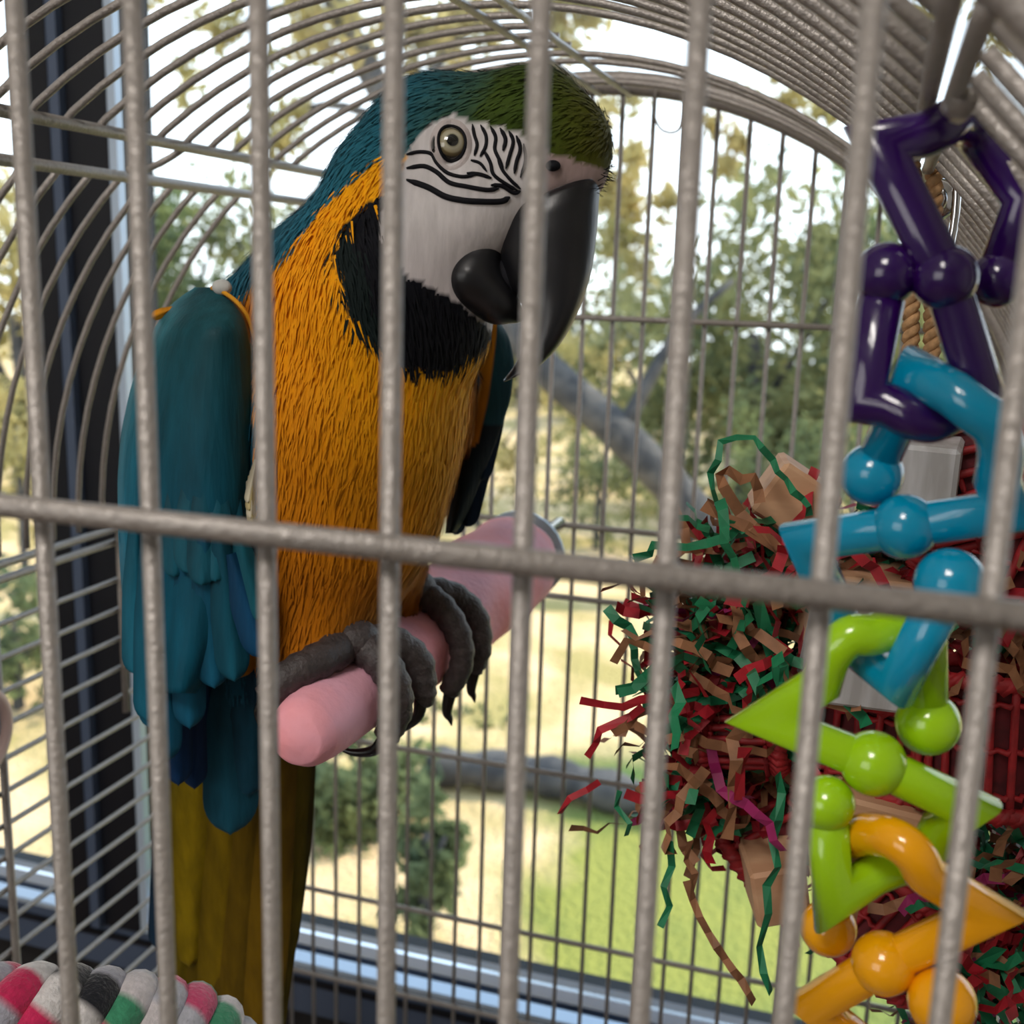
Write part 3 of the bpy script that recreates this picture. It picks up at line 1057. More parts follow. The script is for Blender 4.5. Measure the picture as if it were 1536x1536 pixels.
# beak: upper half, lofted down the hook
BK = [((892, 272), (782, 318), .0125), ((899, 285), (757, 330), .0155), ((898, 310), (750, 350), .0166), ((895, 350), (750, 385), .0160), ((887, 408), (762, 430), .0142), ((869, 463), (784, 458), .0118),
      ((842, 513), (792, 492), .0092), ((812, 546), (785, 523), .0066), ((782, 562), (772, 548), .0042), ((756, 573), (756, 569), .0012)]
ro = spline([b[0] for b in BK], 4); ri = spline([b[1] for b in BK], 4)
rw = np.interp(np.linspace(0, 1, len(ro)), np.linspace(0, 1, len(BK)), [b[2] for b in BK])
NB = 36
bv, bf = [], []
for i in range(len(ro)):
    a = cs(ro[i][0], ro[i][1], .4585); b = cs(ri[i][0], ri[i][1], .4655)
    c = (a+b)/2; h = (a-b)/2
    lat = norm(np.cross(h, [0, 1, 0])) if False else np.array([.10, 0, .995])
    for k in range(NB):
        t = 2*math.pi*k/NB
        ct, st = math.cos(t), math.sin(t)
        sh = np.sign(st)*abs(st)**(.85)
        if ct > 0: sh *= (1-.16*ct**3)
        bv.append(c+h*ct+lat*rw[i]*sh)
for i in range(len(ro)-1):
    for k in range(NB):
        bf.append((i*NB+k, i*NB+(k+1) % NB, (i+1)*NB+(k+1) % NB, (i+1)*NB+k))
bf.append(tuple(range(NB))); bf.append(tuple((len(ro)-1)*NB+k for k in range(NB))[::-1])
MB().add(c2w(np.array(bv)), bf).build('upper_beak', M['beak'], macaw)


def low_sdf(P):
    q = lambda px: px/FPX*.467
    L = P.copy(); L[:, 2] = .466+(P[:, 2]-.466)*.80
    S = rcone(L, cs(722, 378, .466), cs(708, 420, .466), q(32), q(42))
    S = smin(S, rcone(L, cs(708, 420, .466), cs(745, 455, .466), q(40), q(30)), .006)
    S = smin(S, rcone(L, cs(745, 452, .466), cs(778, 474, .466), q(24), q(10)), .006)
    S = smin(S, rcone(L, cs(722, 372, .466), cs(726, 354, .466), q(30), q(20)), .004)
    return S


Vl, Fl = surface_nets(low_sdf, cs(650, 510, .466)-[0, 0, .03], cs(800, 320, .466)+[0, 0, .03], .0016)
MB().add(c2w(Vl), Fl).build('lower_beak', M['beak'], macaw)
Vt, Ft = ball(c2w(cs(765, 420, .467))[0], .0085, 16, 10, (1, 1, 1.3))
MB().add(Vt, Ft).build('tongue', M['black_f'], macaw)
# nostril and bristles on the cere
nc_, nn_ = onbody(829, 249, .0)
MB().add(*ball(c2w(nc_)[0], .0027, 14, 8, (1.2, 1, .8))).build('nostril', M['black_f'], body)
brs = MB()
for i in range(46):
    u = i/45
    p = np.array([905-18*u+rng.uniform(-5, 5), 252+36*u+rng.uniform(-4, 4)])
    a = cs(p[0], p[1], .462+rng.uniform(-.012, .012))
    d = np.array([rng.uniform(.5, 1.1), rng.uniform(-.5, .6), rng.uniform(-.3, .3)])
    brs.add(*tube(c2w(np.array([a, a+norm(d)*.0035, a+norm(d)*.0055+np.array([0, -.0006, 0])])), [.00018, .00014, .00006], 4))
b_ = brs.build('bristles', M['black_f'], body); b_['kind'] = 'stuff'


# wings -----------------------------------------------------------
def wing(rows, depthfn, colfn, name):
    """closed lofted shell; rows of (y, x_back, x_front)"""
    rows = np.array(rows, float)
    ys = np.linspace(rows[0, 0], rows[-1, 0], 60)
    xl = np.interp(ys, rows[:, 0], rows[:, 1]); xr = np.interp(ys, rows[:, 0], rows[:, 2])
    for _ in range(3):
        xl[1:-1] = (xl[:-2]+2*xl[1:-1]+xl[2:])/4; xr[1:-1] = (xr[:-2]+2*xr[1:-1]+xr[2:])/4
    n = 20
    Vw, Fw, Cw = [], [], []
    for j, y in enumerate(ys):
        ring = []
        for k in range(n):
            ring.append((k/(n-1), 0))
        for k in range(n-2, 0, -1):
            ring.append((k/(n-1), 1))
        for u, back in ring:
            x = xl[j]+(xr[j]-xl[j])*u
            d = depthfn(u, (y-ys[0])/(ys[-1]-ys[0]), back)
            Vw.append(cs(x, y, d)); Cw.append(colfn(x, y, u))
    m_ = 2*n-2
    for j in range(len(ys)-1):
        for k in range(m_):
            Fw.append((j*m_+k, (j+1)*m_+k, (j+1)*m_+(k+1) % m_, j*m_+(k+1) % m_))
    Fw.append(tuple(range(m_))); Fw.append(tuple((len(ys)-1)*m_+k for k in range(m_))[::-1])
    return MB().add(c2w(np.array(Vw)), Fw, np.array(Cw)).build(name, M['wingf'], macaw), ys


def wdepth(u, v, back):
    e = max(0, 1-(2*u-1)**2)**.55
    top = math.sin(min(v/.12, 1)*math.pi/2)
    front = .482-.018*u-.034*e*top+.012*v
    return front if not back else .482-.018*u+.02*e+.012*v


def wcol(x, y, u):
    t = np.clip((y-480)/330, 0, 1)
    c = np.array((.008, .058, .072))*(1-t)+np.array((.002, .066, .110))*t
    c = c*(1+1.5*max(0, .24-u)/.24)  # sky light on the back edge put into the colour
    if u > .96 and y < 520: c = np.array((.45, .20, .02))
    return c


rw_rows = [(431, 292, 318), (438, 276, 336), (455, 256, 358), (480, 238, 374), (520, 216, 383), (580, 196, 385), (650, 181, 384), (720, 176, 381), (800, 177, 378), (870, 181, 374), (920, 186, 362), (960, 193, 345), (1000, 206, 322), (1040, 222, 300)]
wingR, _ = wing(rw_rows, wdepth, wcol, 'near_wing')
lw_rows = [(486, 735, 752), (505, 715, 764), (545, 690, 772), (600, 680, 766), (660, 676, 746), (720, 674, 722), (770, 670, 702), (800, 668, 684)]
wingL, _ = wing(lw_rows, lambda u, v, b: (.552 if not b else .572)-.006*math.sin(math.pi*u),
                lambda x, y, u: (np.array((.42, .15, .003)) if u < .62 and y < 700-60*u else np.array((.006, .045, .060)) if y < 640 else np.array((.003, .008, .012))), 'far_wing')


def feather(parent, name, r, t, w_, col, bow=0.0, twist=0.0, m_=None, rnd=.80, depth_bulge=.0022):
    """a blade from r to t (px, py, depth), widest w_ px, with a raised shaft"""
    A, B = cs(*r), cs(*t)
    n = 16
    ax_ = norm(B-A); view = norm(-(A+B)/2)
    sd_ = norm(np.cross(ax_, view)); nn = np.cross(sd_, ax_)
    if nn@view < 0: nn = -nn
    sd_ = sd_*math.cos(twist)+nn*math.sin(twist); nn = np.cross(sd_, ax_); nn = nn if nn@view > 0 else -nn
    W = w_/FPX*(A[2]+B[2])/2/2
    rnd = 1-min(.35, .75*2*W/np.linalg.norm(B-A))
    Vf, Ff, Cf = [], [], []
    for i in range(n+1):
        s = 1-(1-i/n)**1.7
        wp = W*min(1, .45+1.1*s)*(1-max(0, (s-rnd)/(1-rnd))**2.0)**.5 if s < 1 else W*.03
        c = A+(B-A)*s+sd_*bow*math.sin(math.pi*s)
        for k in range(-3, 4):
            q = k/3
            Vf.append(c+sd_*wp*q+nn*(depth_bulge*(1-q*q)+(.0007 if k == 0 else 0)))
            sh = (.85+.3*(s))*(1.15 if k == 0 else 1)*(1-.35*abs(q)**3)
            Cf.append(np.array(col)*sh)
    for i in range(n):
        for k in range(6):
            a = i*7+k
            Ff.append((a, a+1, a+8, a+7))
    return MB().add(c2w(np.array(Vf)), Ff, np.array(Cf)).build(name, m_ or M['wingf'], parent)


BLU = (.006, .075, .135); NAV = (.004, .026, .080); TEAL = (.006, .075, .105); DRK = (.003, .012, .03)
# greater coverts over the lower half of the near wing
for i in range(9):
    u = i/8
    e = max(0, 1-(2*u-1)**2)**.55
    dd = .482-.018*u-.034*e+.006
    feather(wingR, 'covert_feather', (212+152*u, 700+10*u, dd+.0022), (200+165*u, 835+50*u+12*(i % 2), dd-.0006), 46, (.006, .070, .105) if i % 2 else (.007, .078, .115), depth_bulge=.0010)
# secondaries and primaries
for r, t, wd, c in [((205, 760, .462), (203, 1010, .470), 40, (.010, .11, .17)), ((225, 770, .456), (222, 1080, .470), 44, (.008, .10, .16)), ((250, 790, .450), (250, 1140, .474), 46, BLU), ((278, 800, .446), (285, 1090, .466), 50, BLU),
                    ((305, 800, .444), (322, 1030, .458), 56, BLU), ((330, 800, .444), (352, 1020, .456), 52, (.006, .07, .11)), ((345, 830, .446), (392, 985, .452), 46, (.005, .05, .12)), ((358, 800, .447), (388, 930, .450), 44, TEAL),
                    ((300, 860, .452), (300, 1000, .458), 36, DRK), ((262, 900, .470), (268, 1175, .490), 44, NAV), ((240, 900, .475), (246, 1110, .492), 36, NAV), ((222, 880, .480), (226, 1090, .492), 34, (.008, .09, .15)),
                    ((285, 960, .478), (292, 1180, .500), 40, (.004, .022, .07))]:
    feather(wingR, 'flight_feather', r, t, wd, c)
for r, t, wd in [((748, 600, .556), (700, 790, .556), 30), ((735, 600, .558), (682, 802, .560), 26), ((760, 560, .556), (722, 720, .554), 28)]:
    feather(wingL, 'flight_feather', r, t, wd, DRK)
# tail and its coverts
OLV = (.17, .115, .003)
tail = [((300, 1040, .528), (284, 1445, .60), 62, (.21, .145, .003)), ((272, 1060, .534), (262, 1500, .61), 50, (.14, .10, .004)), ((345, 1060, .536), (322, 1640, .635), 66, (.17, .11, .003)), ((385, 1050, .538), (335, 1680, .64), 74, (.12, .072, .003)),
        ((430, 1060, .540), (365, 1690, .645), 80, (.15, .085, .003)), ((455, 1040, .545), (385, 1600, .635), 74, (.12, .09, .003)), ((465, 1040, .550), (415, 1440, .61), 60, (.07, .055, .004)), ((300, 1060, .545), (300, 1700, .65), 60, (.10, .065, .003)),
        ((256, 1060, .545), (238, 1420, .60), 34, (.010, .03, .06))]
tl = feather(macaw, 'tail_feather', *tail[0][:3], tail[0][3])
for r, t, wd, c in tail[1:]:
    feather(macaw, 'tail_feather', r, t, wd, c)
for r, t, wd, c in [((350, 960, .490), (346, 1248, .520), 84, (.007, .060, .095)), ((310, 980, .492), (300, 1170, .515), 60, NAV), ((385, 970, .488), (372, 1190, .515), 70, (.006, .045, .075)), ((275, 980, .498), (272, 1170, .515), 46, (.004, .03, .09)),
                    ((410, 990, .492), (408, 1130, .508), 60, (.005, .04, .07)), ((365, 930, .478), (362, 1015, .478), 46, (.34, .14, .004))]:
    feather(macaw, 'tail_covert', r, t, wd, c)
# shoulder tuft
MB().add(*ball(c2w(cs(333, 431, .462))[0], .0036, 14, 10, (1.2, .8, .9)), (.5, .5, .48)).build('white_tuft', M['feather'], macaw)
lead = spline([(318, 432, .4655), (338, 440, .4600), (358, 456, .4575), (374, 480, .4590), (383, 515, .4625)], 6)
MB().add(*tube(c2w(np.array([cs(*p) for p in lead])), .0009, 8), (.62, .28, .02)).build('wing_edge', M['feather'], wingR)
feather(wingR, 'covert_feather', (262, 462, .476), (226, 476, .480), 15, (.60, .24, .01), depth_bulge=.001)
for k in range(5):
    feather(macaw, 'pale_tuft', (384-3*k, 690+8*k, .452), (372+2*k, 755+12*k, .449), 14, (.36, .30, .15) if k % 2 else (.42, .38, .28), depth_bulge=.0015)


# feet -------------------------------------------------------------
def toe(parent, P, r, claw=True):
    P = spline(P, 6)
    n = len(P)
    rad = np.linspace(r[0], r[1], n)*(1+.07*np.sin(np.arange(n)*2.1))
    MB().add(*tube(P, rad, 14)).build('toe', M['foot'], parent)
    return P[-1], norm(P[-1]-P[-3])


def clawm(parent, P, r):
    P = spline(P, 6)
    MB().add(*tube(P, np.linspace(r, .0003, len(P))**1.0, 12)).build('claw', M['claw'], parent)


for s0, hipd, nm, sgn in ((.050, (470, 975, .482), 'near', 1), (.118, (590, 890, .535), 'far', 1)):
    root = perch_pt(s0, 5, .008)
    ft = empty('foot', (0, 0, 0)); ft.parent = macaw
    ft.location = Vector(root)-WL(macaw)
    hip = c2w(cs(*hipd))[0]
    MB().add(*tube(spline([hip, (hip+root)/2+np.array([0, 0, .002]), root, root+norm(root-hip)*.003], 5), np.linspace(.0105, .0085, 16), 14)).build('shank', M['foot'], ft)
    MB().add(*ball(root, .0098, 18, 12, (1.15, 1.15, .85))).build('foot_pad', M['foot'], ft)
    for ds, a_end, sc in ((-.003, 128, 1.0), (.021, 118 if nm == 'far' else 100, .95)):
        # front toes pass over and down the picture-right side
        a_ = [8, 35, 65, 95, a_end]
        P = [perch_pt(s0+ds*k/3, a, .0062) for k, a in zip((0, 2, 3, 3, 3), a_)]
        e, d = toe(ft, P, (.0082, .0058) if nm == 'near' else (.0074, .0052))
        dn = np.array([0, 0, -1.0])
        if nm == 'far':
            clawm(ft, [e-d*.003, e+dn*.008+d*.002, e+dn*.016+d*-.002, e+dn*.021-d*.004], .0036)
        else:
            q = [perch_pt(s0+ds, a_end-4, .0060), perch_pt(s0+ds, a_end+22, .0080), perch_pt(s0+ds, a_end+50, .0068), perch_pt(s0+ds, a_end+72, .0030)]
            clawm(ft, q, .0036)
    for ds, a_end in (((-.040, -60) if nm == 'near' else (-.016, -95)), (.012, -110)):
        P = [perch_pt(s0+ds*k/3, a, .0062) for k, a in zip((0, 1.6, 2.6, 3), (0, -8 if nm == 'near' and ds < 0 else -30, -30 if nm == 'near' and ds < 0 else -62, a_end))]
        e, d = toe(ft, P, (.0085, .0060) if nm == 'near' else (.0075, .0052))
        clawm(ft, [perch_pt(s0+ds, a_end+4, .0058), perch_pt(s0+ds, a_end-20, .0072), perch_pt(s0+ds, a_end-45, .0050)], .0034)

# ------------------------------------------------------------------ plastic chain links
YC = .285


def chain_link(m, label, pts, balls, r=.0052):
    """pts: (px, py, dy, kind) with kind 'c' corner or 's' smooth; balls: (index or point, radius px)"""
    W = [atY(a, b, YC+dy) for a, b, dy, k in pts]
    bset = {(b_[0], b_[1]) for b_ in balls}
    W0 = [q.copy() for q in W]
    sharp = set()
    for i in range(1, len(W)-1):
        if pts[i][3] == 'c' and (pts[i][0], pts[i][1]) not in bset:
            u_, v_ = norm(W0[i-1]-W0[i]), norm(W0[i+1]-W0[i])
            half = math.acos(np.clip(u_@v_, -1, 1))/2
            if half < math.radians(58):
                W[i] = W0[i]+norm(u_+v_)*(r/math.sin(half)*.55+r*.10)
                sharp.add(i)
    P, RAD = [], []
    i = 0
    n = len(W)
    while i < n:
        if pts[i][3] == 's':
            j = i
            while j < n and pts[j][3] == 's': j += 1
            run = W[max(i-1, 0):min(j+1, n)]
            sp = spline(run, 6)
            lo = 6 if i > 0 else 0
            hi = len(sp)-6 if j < n else len(sp)
            P += list(sp[lo-2 if i > 0 else 0:hi+2])
            i = j
        else:
            P.append(W[i]); i += 1
    tips = [(W[i], norm(W0[i]-W[i])) for i in sorted(sharp)]
    t = empty('plastic_chain_link', tuple(W[len(W)//2]), label, 'toy link', 'zigzag plastic chain links')
    MB().add(*tube(P, r, 20)).build('zigzag_rod', m, t)
    for (a, b, dy, rp) in balls:
        c = atY(a, b, YC+dy)
        rad = rp/FPX*np.linalg.norm((c-EYE)@Fv)
        MB().add(*ball(c, rad, 32, 20)).build('ball', m, t)
    return t


chain_link(M['purple'], 'glossy dark purple zigzag chain link hooked over the cage dome',
           [(1330, 412, .0, 'c'), (1262, 634, .0, 'c'), (1335, 609, -.002, 'c'), (1365, 625, -.003, 's'), (1395, 632, -.002, 's'), (1425, 618, 0, 's'), (1450, 603, .002, 'c'), (1502, 603, .004, 'c'), (1418, 417, -.002, 'c'), (1276, 190, -.002, 'c'),
            (1385, 203, .002, 'c'), (1412, 190, .004, 's'), (1432, 180, .008, 's'), (1455, 190, .014, 's'), (1475, 215, .018, 'c'), (1540, 300, .020, 'c'), (1495, 420, .014, 'c')],
           [(1330, 412, .0, 48), (1418, 417, -.002, 49), (1495, 420, .014, 41)])
chain_link(M['blue'], 'glossy blue zigzag chain link hooked into the purple one',
           [(1308, 712, .008, 'c'), (1372, 528, .004, 'c'), (1432, 592, -.009, 'c'), (1460, 614, -.010, 's'), (1492, 640, -.009, 's'), (1502, 680, -.006, 's'), (1496, 720, -.003, 'c'), (1560, 782, 0, 'c'), (1357, 790, 0, 'c'), (1178, 797, .002, 'c'),
            (1238, 880, .010, 'c'), (1262, 935, .014, 's'), (1280, 965, .014, 's'), (1300, 985, .010, 'c'), (1353, 1052, -.004, 'c'), (1425, 875, -.010, 'c')],
           [(1308, 712, .008, 47), (1357, 790, 0, 49), (1425, 875, -.010, 53)])
chain_link(M['green'], 'glossy lime green zigzag chain link hooked into the blue one',
           [(1392, 1085, .010, 'c'), (1405, 905, .010, 'c'), (1350, 935, .004, 'c'), (1310, 952, 0, 's'), (1275, 955, -.002, 's'), (1245, 985, -.002, 's'), (1232, 1025, 0, 'c'), (1096, 1081, -.002, 'c'), (1310, 1145, -.002, 'c'), (1495, 1212, .002, 'c'),
            (1412, 1240, .006, 'c'), (1395, 1270, .008, 's'), (1368, 1292, .006, 's'), (1335, 1302, .002, 's'), (1310, 1312, 0, 'c'), (1230, 1392, -.006, 'c'), (1240, 1205, -.006, 'c')],
           [(1392, 1085, .010, 48), (1310, 1145, -.002, 49), (1240, 1205, -.006, 42)])
chain_link(M['yellow'], 'glossy yellow zigzag chain link hooked into the green one',
           [(1243, 1392, .010, 'c'), (1255, 1238, .010, 'c'), (1305, 1250, -.004, 'c'), (1340, 1258, -.010, 's'), (1370, 1280, -.012, 's'), (1388, 1310, -.010, 's'), (1415, 1328, -.006, 'c'), (1530, 1368, -.002, 'c'), (1325, 1445, -.004, 'c'), (1190, 1505, 0, 'c'),
            (1260, 1540, .004, 'c'), (1300, 1570, .006, 's'), (1340, 1575, .004, 's'), (1370, 1590, 0, 'c'), (1440, 1640, -.004, 'c'), (1413, 1503, -.008, 'c')],
           [(1243, 1392, .010, 42), (1325, 1445, -.004, 47), (1413, 1503, -.008, 50)])

# ------------------------------------------------------------------ shredded paper toy
YT = .43
toy = empty('shredding_toy', tuple(atY(1360, 1000, YT)), 'shredding toy of red palm, wood blocks and crinkle paper behind the plastic chain', 'bird toy')
# twisted jute rope up to the dome
ra, rb = atY(1380, 660, YT), atY(1380, 300, YT)
rb[2] = archz(rb[0])-.004
for ph in (0, math.pi):
    P = []
    for i in range(90):
        s = i/89
        c = ra+(rb-ra)*s
        P.append(c+np.array([math.cos(ph+s*60)*.0028, math.sin(ph+s*60)*.0028, 0]))
    off = np.array([(-.0035 if ph == 0 else .0035), 0, 0])
    for st in (0, math.pi):
        Q = [ra+off+(rb-ra)*s+np.array([math.cos(st+s*75), math.sin(st+s*75), 0])*.0014 for s in np.linspace(0, 1, 100)]
        MB().add(*tube(Q, .0018, 8)).build('rope_strand', M['jute'], toy)
lk = []
for a in np.linspace(0, 2*np.pi, 24, endpoint=False):
    lk.append(atY(1412, 320, YT)+np.array([math.cos(a)*.0045, 0, math.sin(a)*.020]))
MB().add(*tube(lk, .0015, 8, closed=True)).build('quick_link', M['steel'], toy)
MB().add(*ball(atY(1405, 300, YT+.01), .0075, 18, 12)).build('bell', M['steel'], toy)


def rotm(rx, ry, rz):
    return np.array((Matrix.Rotation(rz, 3, 'Z') @ Matrix.Rotation(ry, 3, 'Y') @ Matrix.Rotation(rx, 3, 'X')))


for px, py, dy, s, rot, m in [(1190, 748, .01, (.026, .024, .023), (.05, .55, .22), 'wood'), (1383, 720, .0, (.025, .03, .032), (.12, .02, -.12), 'wood_w'), (1285, 985, -.01, (.034, .026, .03), (.1, .1, .3), 'wood_w'),
                              (1160, 1315, .012, (.022, .03, .026), (.1, -.22, .3), 'wood'), (1290, 905, .02, (.05, .03, .03), (.1, .1, .4), 'wood'), (1330, 1215, .012, (.045, .03, .022), (.2, .15, .1), 'wood')]:
    MB().add(*box(atY(px, py, YT+dy), s, rotm(*rot), .0015)).build('wood_block', M[m], toy, smooth=False)


def basket(px, py, dy, wd, ht, ang, nsl, tilt=0.0):
    """woven palm pouch: a ring of upright slats between two coiled rims"""
    c = atY(px, py, YT+dy)
    Rm = rotm(0, ang, tilt)
    pt = lambda a, z: c+Rm@np.array([math.cos(a)*wd/2, math.sin(a)*wd*.28, z])
    for z in (-ht/2, ht/2):
        rim = MB()
        L = np.linspace(0, 2*np.pi, 40, endpoint=False)
        rim.add(*tube([pt(a, z) for a in L], .0030, 8, closed=True))
        for k in range(26):
            a = 2*np.pi*k/26
            rim.add(*tube([pt(a, z-.003), pt(a+.10, z)+Rm@np.array([math.cos(a), math.sin(a)*.6, 0])*.0030, pt(a+.22, z+.003)], .0018, 6))
        rim.build('palm_rim', M['palm'], toy)
    inn = MB()
    for z in np.linspace(-ht*.48, ht*.48, 5):
        inn.add([c+Rm@np.array([math.cos(a)*wd*.44, math.sin(a)*wd*.24, z]) for a in np.linspace(0, 2*np.pi, 20, endpoint=False)], [])
    inn.f = [(j*20+k, j*20+(k+1) % 20, (j+1)*20+(k+1) % 20, (j+1)*20+k) for j in range(4) for k in range(20)]+[tuple(range(20))]
    inn.build('palm_lining', M['lining'], toy)
    for k in range(nsl):
        a = 2*np.pi*k/nsl
        P = [pt(a, -ht/2), pt(a, -ht/6)*1.0, pt(a+rng.uniform(-.05, .05), ht/6), pt(a, ht/2)]
        MB().add(*tube(spline(P, 2), .0016, 6)).build('palm_slat', M['palm'], toy)
    for z in np.linspace(-ht*.35, ht*.35, 3):
        L = np.linspace(0, 2*np.pi, 60, endpoint=False)
        P = [pt(a, z)*1.0+Rm@np.array([math.cos(a), math.sin(a), 0])*.0016*(1 if i % 2 else -1) for i, a in enumerate(L)]
        MB().add(*tube(P, .0011, 5, closed=True)).build('palm_weave', M['palm'], toy)
    return c


basket(1330, 1105, .02, .062, .036, .05, 22)
basket(1480, 1105, .005, .050, .050, -.06, 20)
basket(1340, 1385, .02, .050, .040, .55, 20)
basket(1440, 720, .01, .050, .044, 1.2, 18)
basket(1110, 1110, .005, .022, .030, 1.45, 14)
basket(1165, 1235, .03, .044, .040, .9, 18)
basket(1500, 830, .02, .05, .04, .3, 18)

PM = [M['p_red'], M['p_green'], M['p_brown'], M['p_pink']]


def strip(P, w_, fold=.0, seed=0, twist=0.0, outward=None):
    """zigzag folded ribbon along P"""
    rs = random.Random(seed)
    P = np.asarray(P, float)
    Vs, Fs = [], []
    side = norm(np.array([rs.uniform(-1, 1), rs.uniform(-1, 1), rs.uniform(-.5, .5)]))
    for i in range(len(P)):
        t = norm(P[min(i+1, len(P)-1)]-P[max(i-1, 0)])
        side = norm(side-t*(side@t))
        if outward is not None:
            side = norm(np.cross(t, outward)); a_ = rs.uniform(-.7, .7)
            side = np.array(Matrix.Rotation(a_, 3, Vector(t)) @ Vector(side))
        elif twist:
            q = Matrix.Rotation(twist*rs.uniform(.3, 1), 3, Vector(t)); side = np.array(q @ Vector(side))
        nn = np.cross(t, side)
        c = P[i]+nn*fold*(1 if i % 2 else -1)
        Vs += [c-side*w_/2, c+side*w_/2]
    for i in range(len(P)-1):
        Fs.append((2*i, 2*i+1, 2*i+3, 2*i+2))
    return Vs, Fs


variants = []
for k in range(14):
    rs = random.Random(100+k)
    L = rs.uniform(.045, .10); n = int(L/.0055)
    p = np.zeros(3); d = norm([rs.uniform(-1, 1), rs.uniform(-1, 1), rs.uniform(-1, 1)])
    P = []
    for i in range(n):
        P.append(p.copy())
        d = norm(d+np.array([rs.gauss(0, .33) for _ in range(3)]))
        p = p+d*L/n
    P = np.array(P); P -= P.mean(0)
    V_, F_ = strip(P, .0042, .0013, k, .25)
    variants.append([MB().add(V_, F_).mesh('paper_strand', m, smooth=False) for m in PM])
cl = [(1090, 930, .0, 90, 70, 62), (1060, 1030, .01, 85, 70, 48), (1050, 1170, .015, 70, 70, 40), (1130, 1100, .02, 80, 110, 30), (1250, 850, .02, 70, 50, 18), (1500, 1330, .0, 60, 70, 26), (1490, 1450, .0, 70, 60, 26), (1500, 950, .01, 50, 40, 14),
      (1200, 1250, .03, 70, 80, 16), (1420, 1500, .02, 80, 50, 14), (1100, 830, .0, 60, 25, 12)]
count = 0
for px, py, dy, sx, sy, n in cl:
    for _ in range(n):
        if count > 272: break
        cidx = rng.choices((0, 1, 2, 3), (.34, .36, .25, .05))[0]
        me = variants[rng.randrange(len(variants))][cidx]
        p = atY(px+rng.gauss(0, sx*.46), py+rng.gauss(0, sy*.5), YT+dy+rng.gauss(0, .012))
        o = link('paper_strand', me, toy)
        o.location = Vector(p)-Vector(WL(toy))
        o.rotation_euler = (rng.uniform(0, 6.28), rng.uniform(0, 6.28), rng.uniform(0, 6.28))
        count += 1
core = MB()
for px, py, dy, sx, sy, n in cl+[(1330, 1000, .03, 90, 90, 30), (1400, 1300, .035, 90, 90, 40), (1350, 800, .03, 80, 70, 26)]:
    for _ in range(int(n*2.2)):
        me = rng.choice(variants)[0]
        vv = np.array([v.co for v in me.vertices]); ff = [tuple(p.vertices) for p in me.polygons]
        cidx = rng.choices(range(4), (.42, .36, .19, .03))[0]
        core.add(vv@rotm(rng.uniform(0, 6.3), rng.uniform(0, 6.3), rng.uniform(0, 6.3)).T*.8+atY(px+25+rng.gauss(0, sx*.42), py+rng.gauss(0, sy*.42), YT+dy+.018+rng.gauss(0, .010)), ff,
                 ((.26, .006, .014), (.006, .13, .05), (.19, .085, .04), (.2, .01, .07))[cidx])
o = core.build('crinkle_paper_bunch', mat('mixed_crinkle_paper', rough=.55, attr=True, var=.2, vscale=120), toy, smooth=False)
o['kind'] = 'stuff'
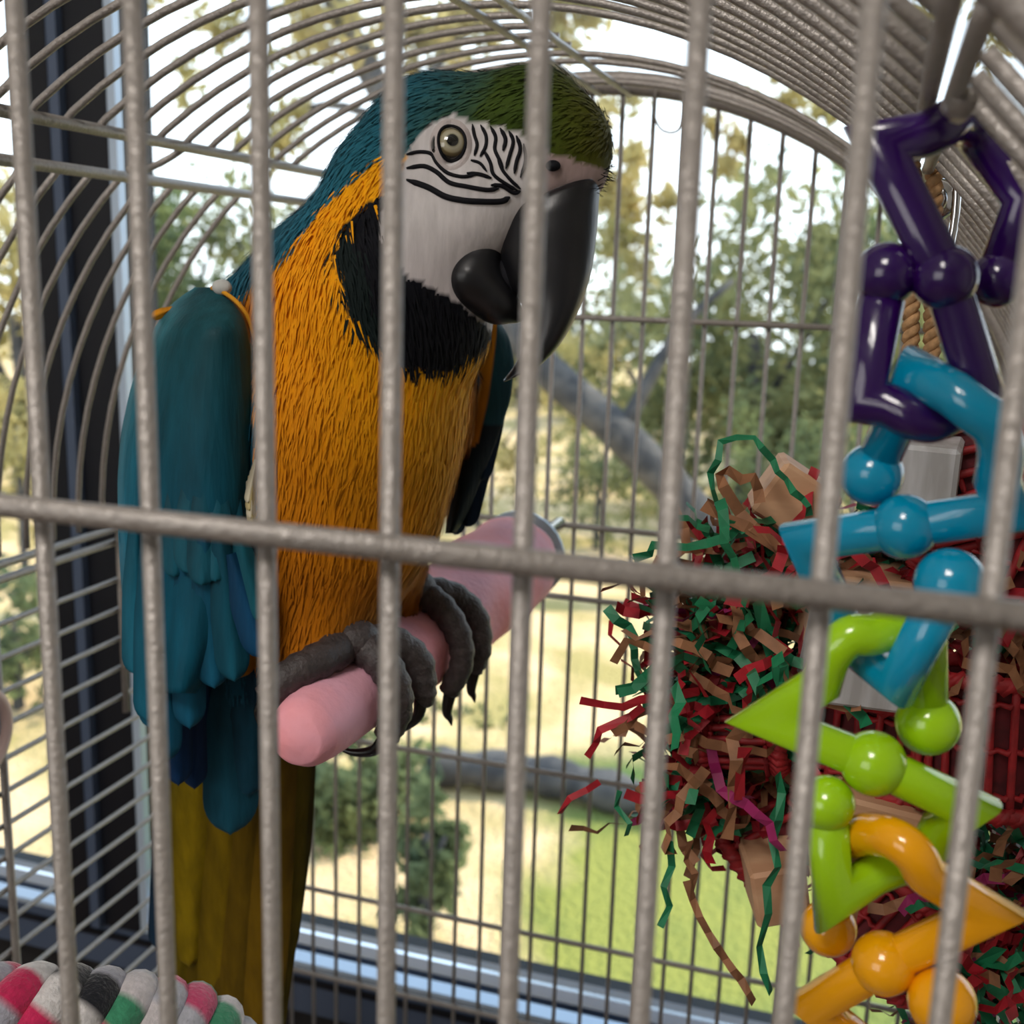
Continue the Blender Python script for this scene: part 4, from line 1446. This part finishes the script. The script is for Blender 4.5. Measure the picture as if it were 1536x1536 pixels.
# the strands that stand clear of the bunch
for pts, mi, w_ in [([(1085, 780), (1078, 760), (1068, 735), (1066, 710), (1078, 690), (1080, 663), (1105, 657), (1132, 655), (1142, 672), (1160, 690), (1165, 708), (1180, 718), (1190, 738), (1205, 748), (1212, 760), (1214, 775)], 1, .0028),
                    ([(1118, 800), (1108, 790), (1085, 782)], 1, .003), ([(950, 838), (975, 832), (980, 818), (1005, 818), (1030, 822), (1060, 815), (1095, 805), (1110, 790)], 1, .0036),
                    ([(1175, 840), (1165, 815), (1130, 790), (1110, 770), (1085, 730), (1080, 712), (1092, 706), (1112, 720), (1130, 715), (1138, 735), (1140, 755)], 2, .0042), ([(1180, 850), (1170, 825), (1120, 790), (1080, 772), (1055, 757)], 2, .0048),
                    ([(1165, 1160), (1172, 1190), (1168, 1230), (1158, 1260), (1166, 1300), (1150, 1330), (1152, 1370), (1140, 1420), (1146, 1460), (1158, 1490)], 1, .0034),
                    ([(1030, 1320), (1040, 1350), (1050, 1375), (1062, 1400), (1075, 1420), (1088, 1440), (1100, 1455), (1112, 1470), (1122, 1490), (1132, 1505)], 2, .0034), ([(985, 1045), (960, 1050), (935, 1060), (905, 1058), (870, 1050)], 0, .0034),
                    ([(965, 1060), (945, 1075), (900, 1095), (895, 1115), (880, 1135)], 0, .0032), ([(900, 1172), (880, 1185), (855, 1197), (840, 1222)], 0, .0026), ([(990, 980), (965, 968), (940, 960), (920, 995)], 2, .0034),
                    ([(1005, 1260), (1008, 1300), (996, 1330), (1005, 1360), (990, 1390)], 1, .003), ([(1035, 1260), (1030, 1290), (1042, 1310), (1035, 1340)], 2, .003), ([(1135, 900), (1150, 950), (1165, 1000), (1180, 1050)], 1, .0055),
                    ([(1115, 1090), (1098, 1110), (1105, 1140), (1100, 1180), (1098, 1210), (1090, 1260)], 2, .005), ([(1290, 1240), (1268, 1280), (1285, 1330), (1275, 1390), (1262, 1420)], 2, .0045), ([(1260, 1010), (1275, 1030), (1270, 1055), (1295, 1075), (1300, 1090)], 1, .005),
                    ([(1118, 1120), (1112, 1150), (1108, 1200)], 0, .0055), ([(1000, 1215), (985, 1230), (975, 1260), (960, 1275)], 2, .003), ([(930, 1185), (925, 1210), (945, 1235), (940, 1255)], 1, .0022),
                    ([(1500, 1420), (1470, 1450), (1490, 1480), (1530, 1510)], 1, .006), ([(1475, 1370), (1460, 1400), (1440, 1440)], 0, .006)]:
    W = [atY(a, b, YT-.020+.003*(i % 2)) for i, (a, b) in enumerate(pts)]
    V_, F_ = strip(W, w_, .0004, int(pts[0][0]), .12, np.array([.35, -.9, .25]))
    MB().add(V_, F_).build('paper_strand', PM[mi], toy, smooth=False)

# ------------------------------------------------------------------ braided cotton rope perch
path = spline([at(-260, 1560, .40), at(-120, 1535, .40), at(0, 1522, .40), at(120, 1524, .41), at(230, 1535, .425), at(310, 1560, .44), at(345, 1640, .455), at(330, 1760, .47)], 30)
rope = empty('cotton_rope_perch', tuple(path[len(path)//2]), 'braided black, white, pink and green cotton rope perch in the cage corner', 'rope perch')
seg = np.r_[0, np.cumsum(np.linalg.norm(np.diff(path, axis=0), axis=1))]
PAL = [np.array(c) for c in ((.62, .60, .60), (.012, .013, .018), (.36, .36, .42), (.50, .02, .09))]
PAL2 = [np.array(c) for c in ((.45, .46, .52), (.58, .07, .17), (.05, .26, .14), (.62, .58, .60))]
for st in range(3):
    P = []
    for i in range(len(path)):
        t = norm(path[min(i+1, len(path)-1)]-path[max(i-1, 0)])
        a = norm(np.cross(t, [0, 0, 1.0])); b = np.cross(a, t)
        ph = seg[i]/.036*2*np.pi+st*2*np.pi/3
        P.append(path[i]+(math.cos(ph)*a+math.sin(ph)*b)*.0095)
    P = np.array(P)
    V_, F_ = tube(P, .0082, 14)
    Cc = []
    sl = np.r_[0, np.cumsum(np.linalg.norm(np.diff(P, axis=0), axis=1))]
    for i in range(len(P)):
        pal = PAL if seg[i] < .085+.01*st else PAL2
        Cc += [pal[int(sl[i]/.0090+st) % 4]]*14
    MB().add(V_, F_, np.array(Cc)).build('rope_strand', M['cotton'], rope)

# ------------------------------------------------------------------ round clip on the side of the cage
dc = np.array([XL+.010, .504, CZ-.276])
disc = empty('round_clip', tuple(dc), 'pale pink round plastic clip fixed to the side bars of the cage', 'clip')
MB().add(*tube([dc-np.array([.006, 0, 0]), dc+np.array([.001, 0, 0])], .027, 40)).build('disc', M['disc_in'], disc)
MB().add(*tube([dc+np.array([.001, math.cos(a)*.027, math.sin(a)*.027]) for a in np.linspace(0, 2*np.pi, 40, endpoint=False)], .0042, 10, closed=True)).build('rim', M['disc'], disc)
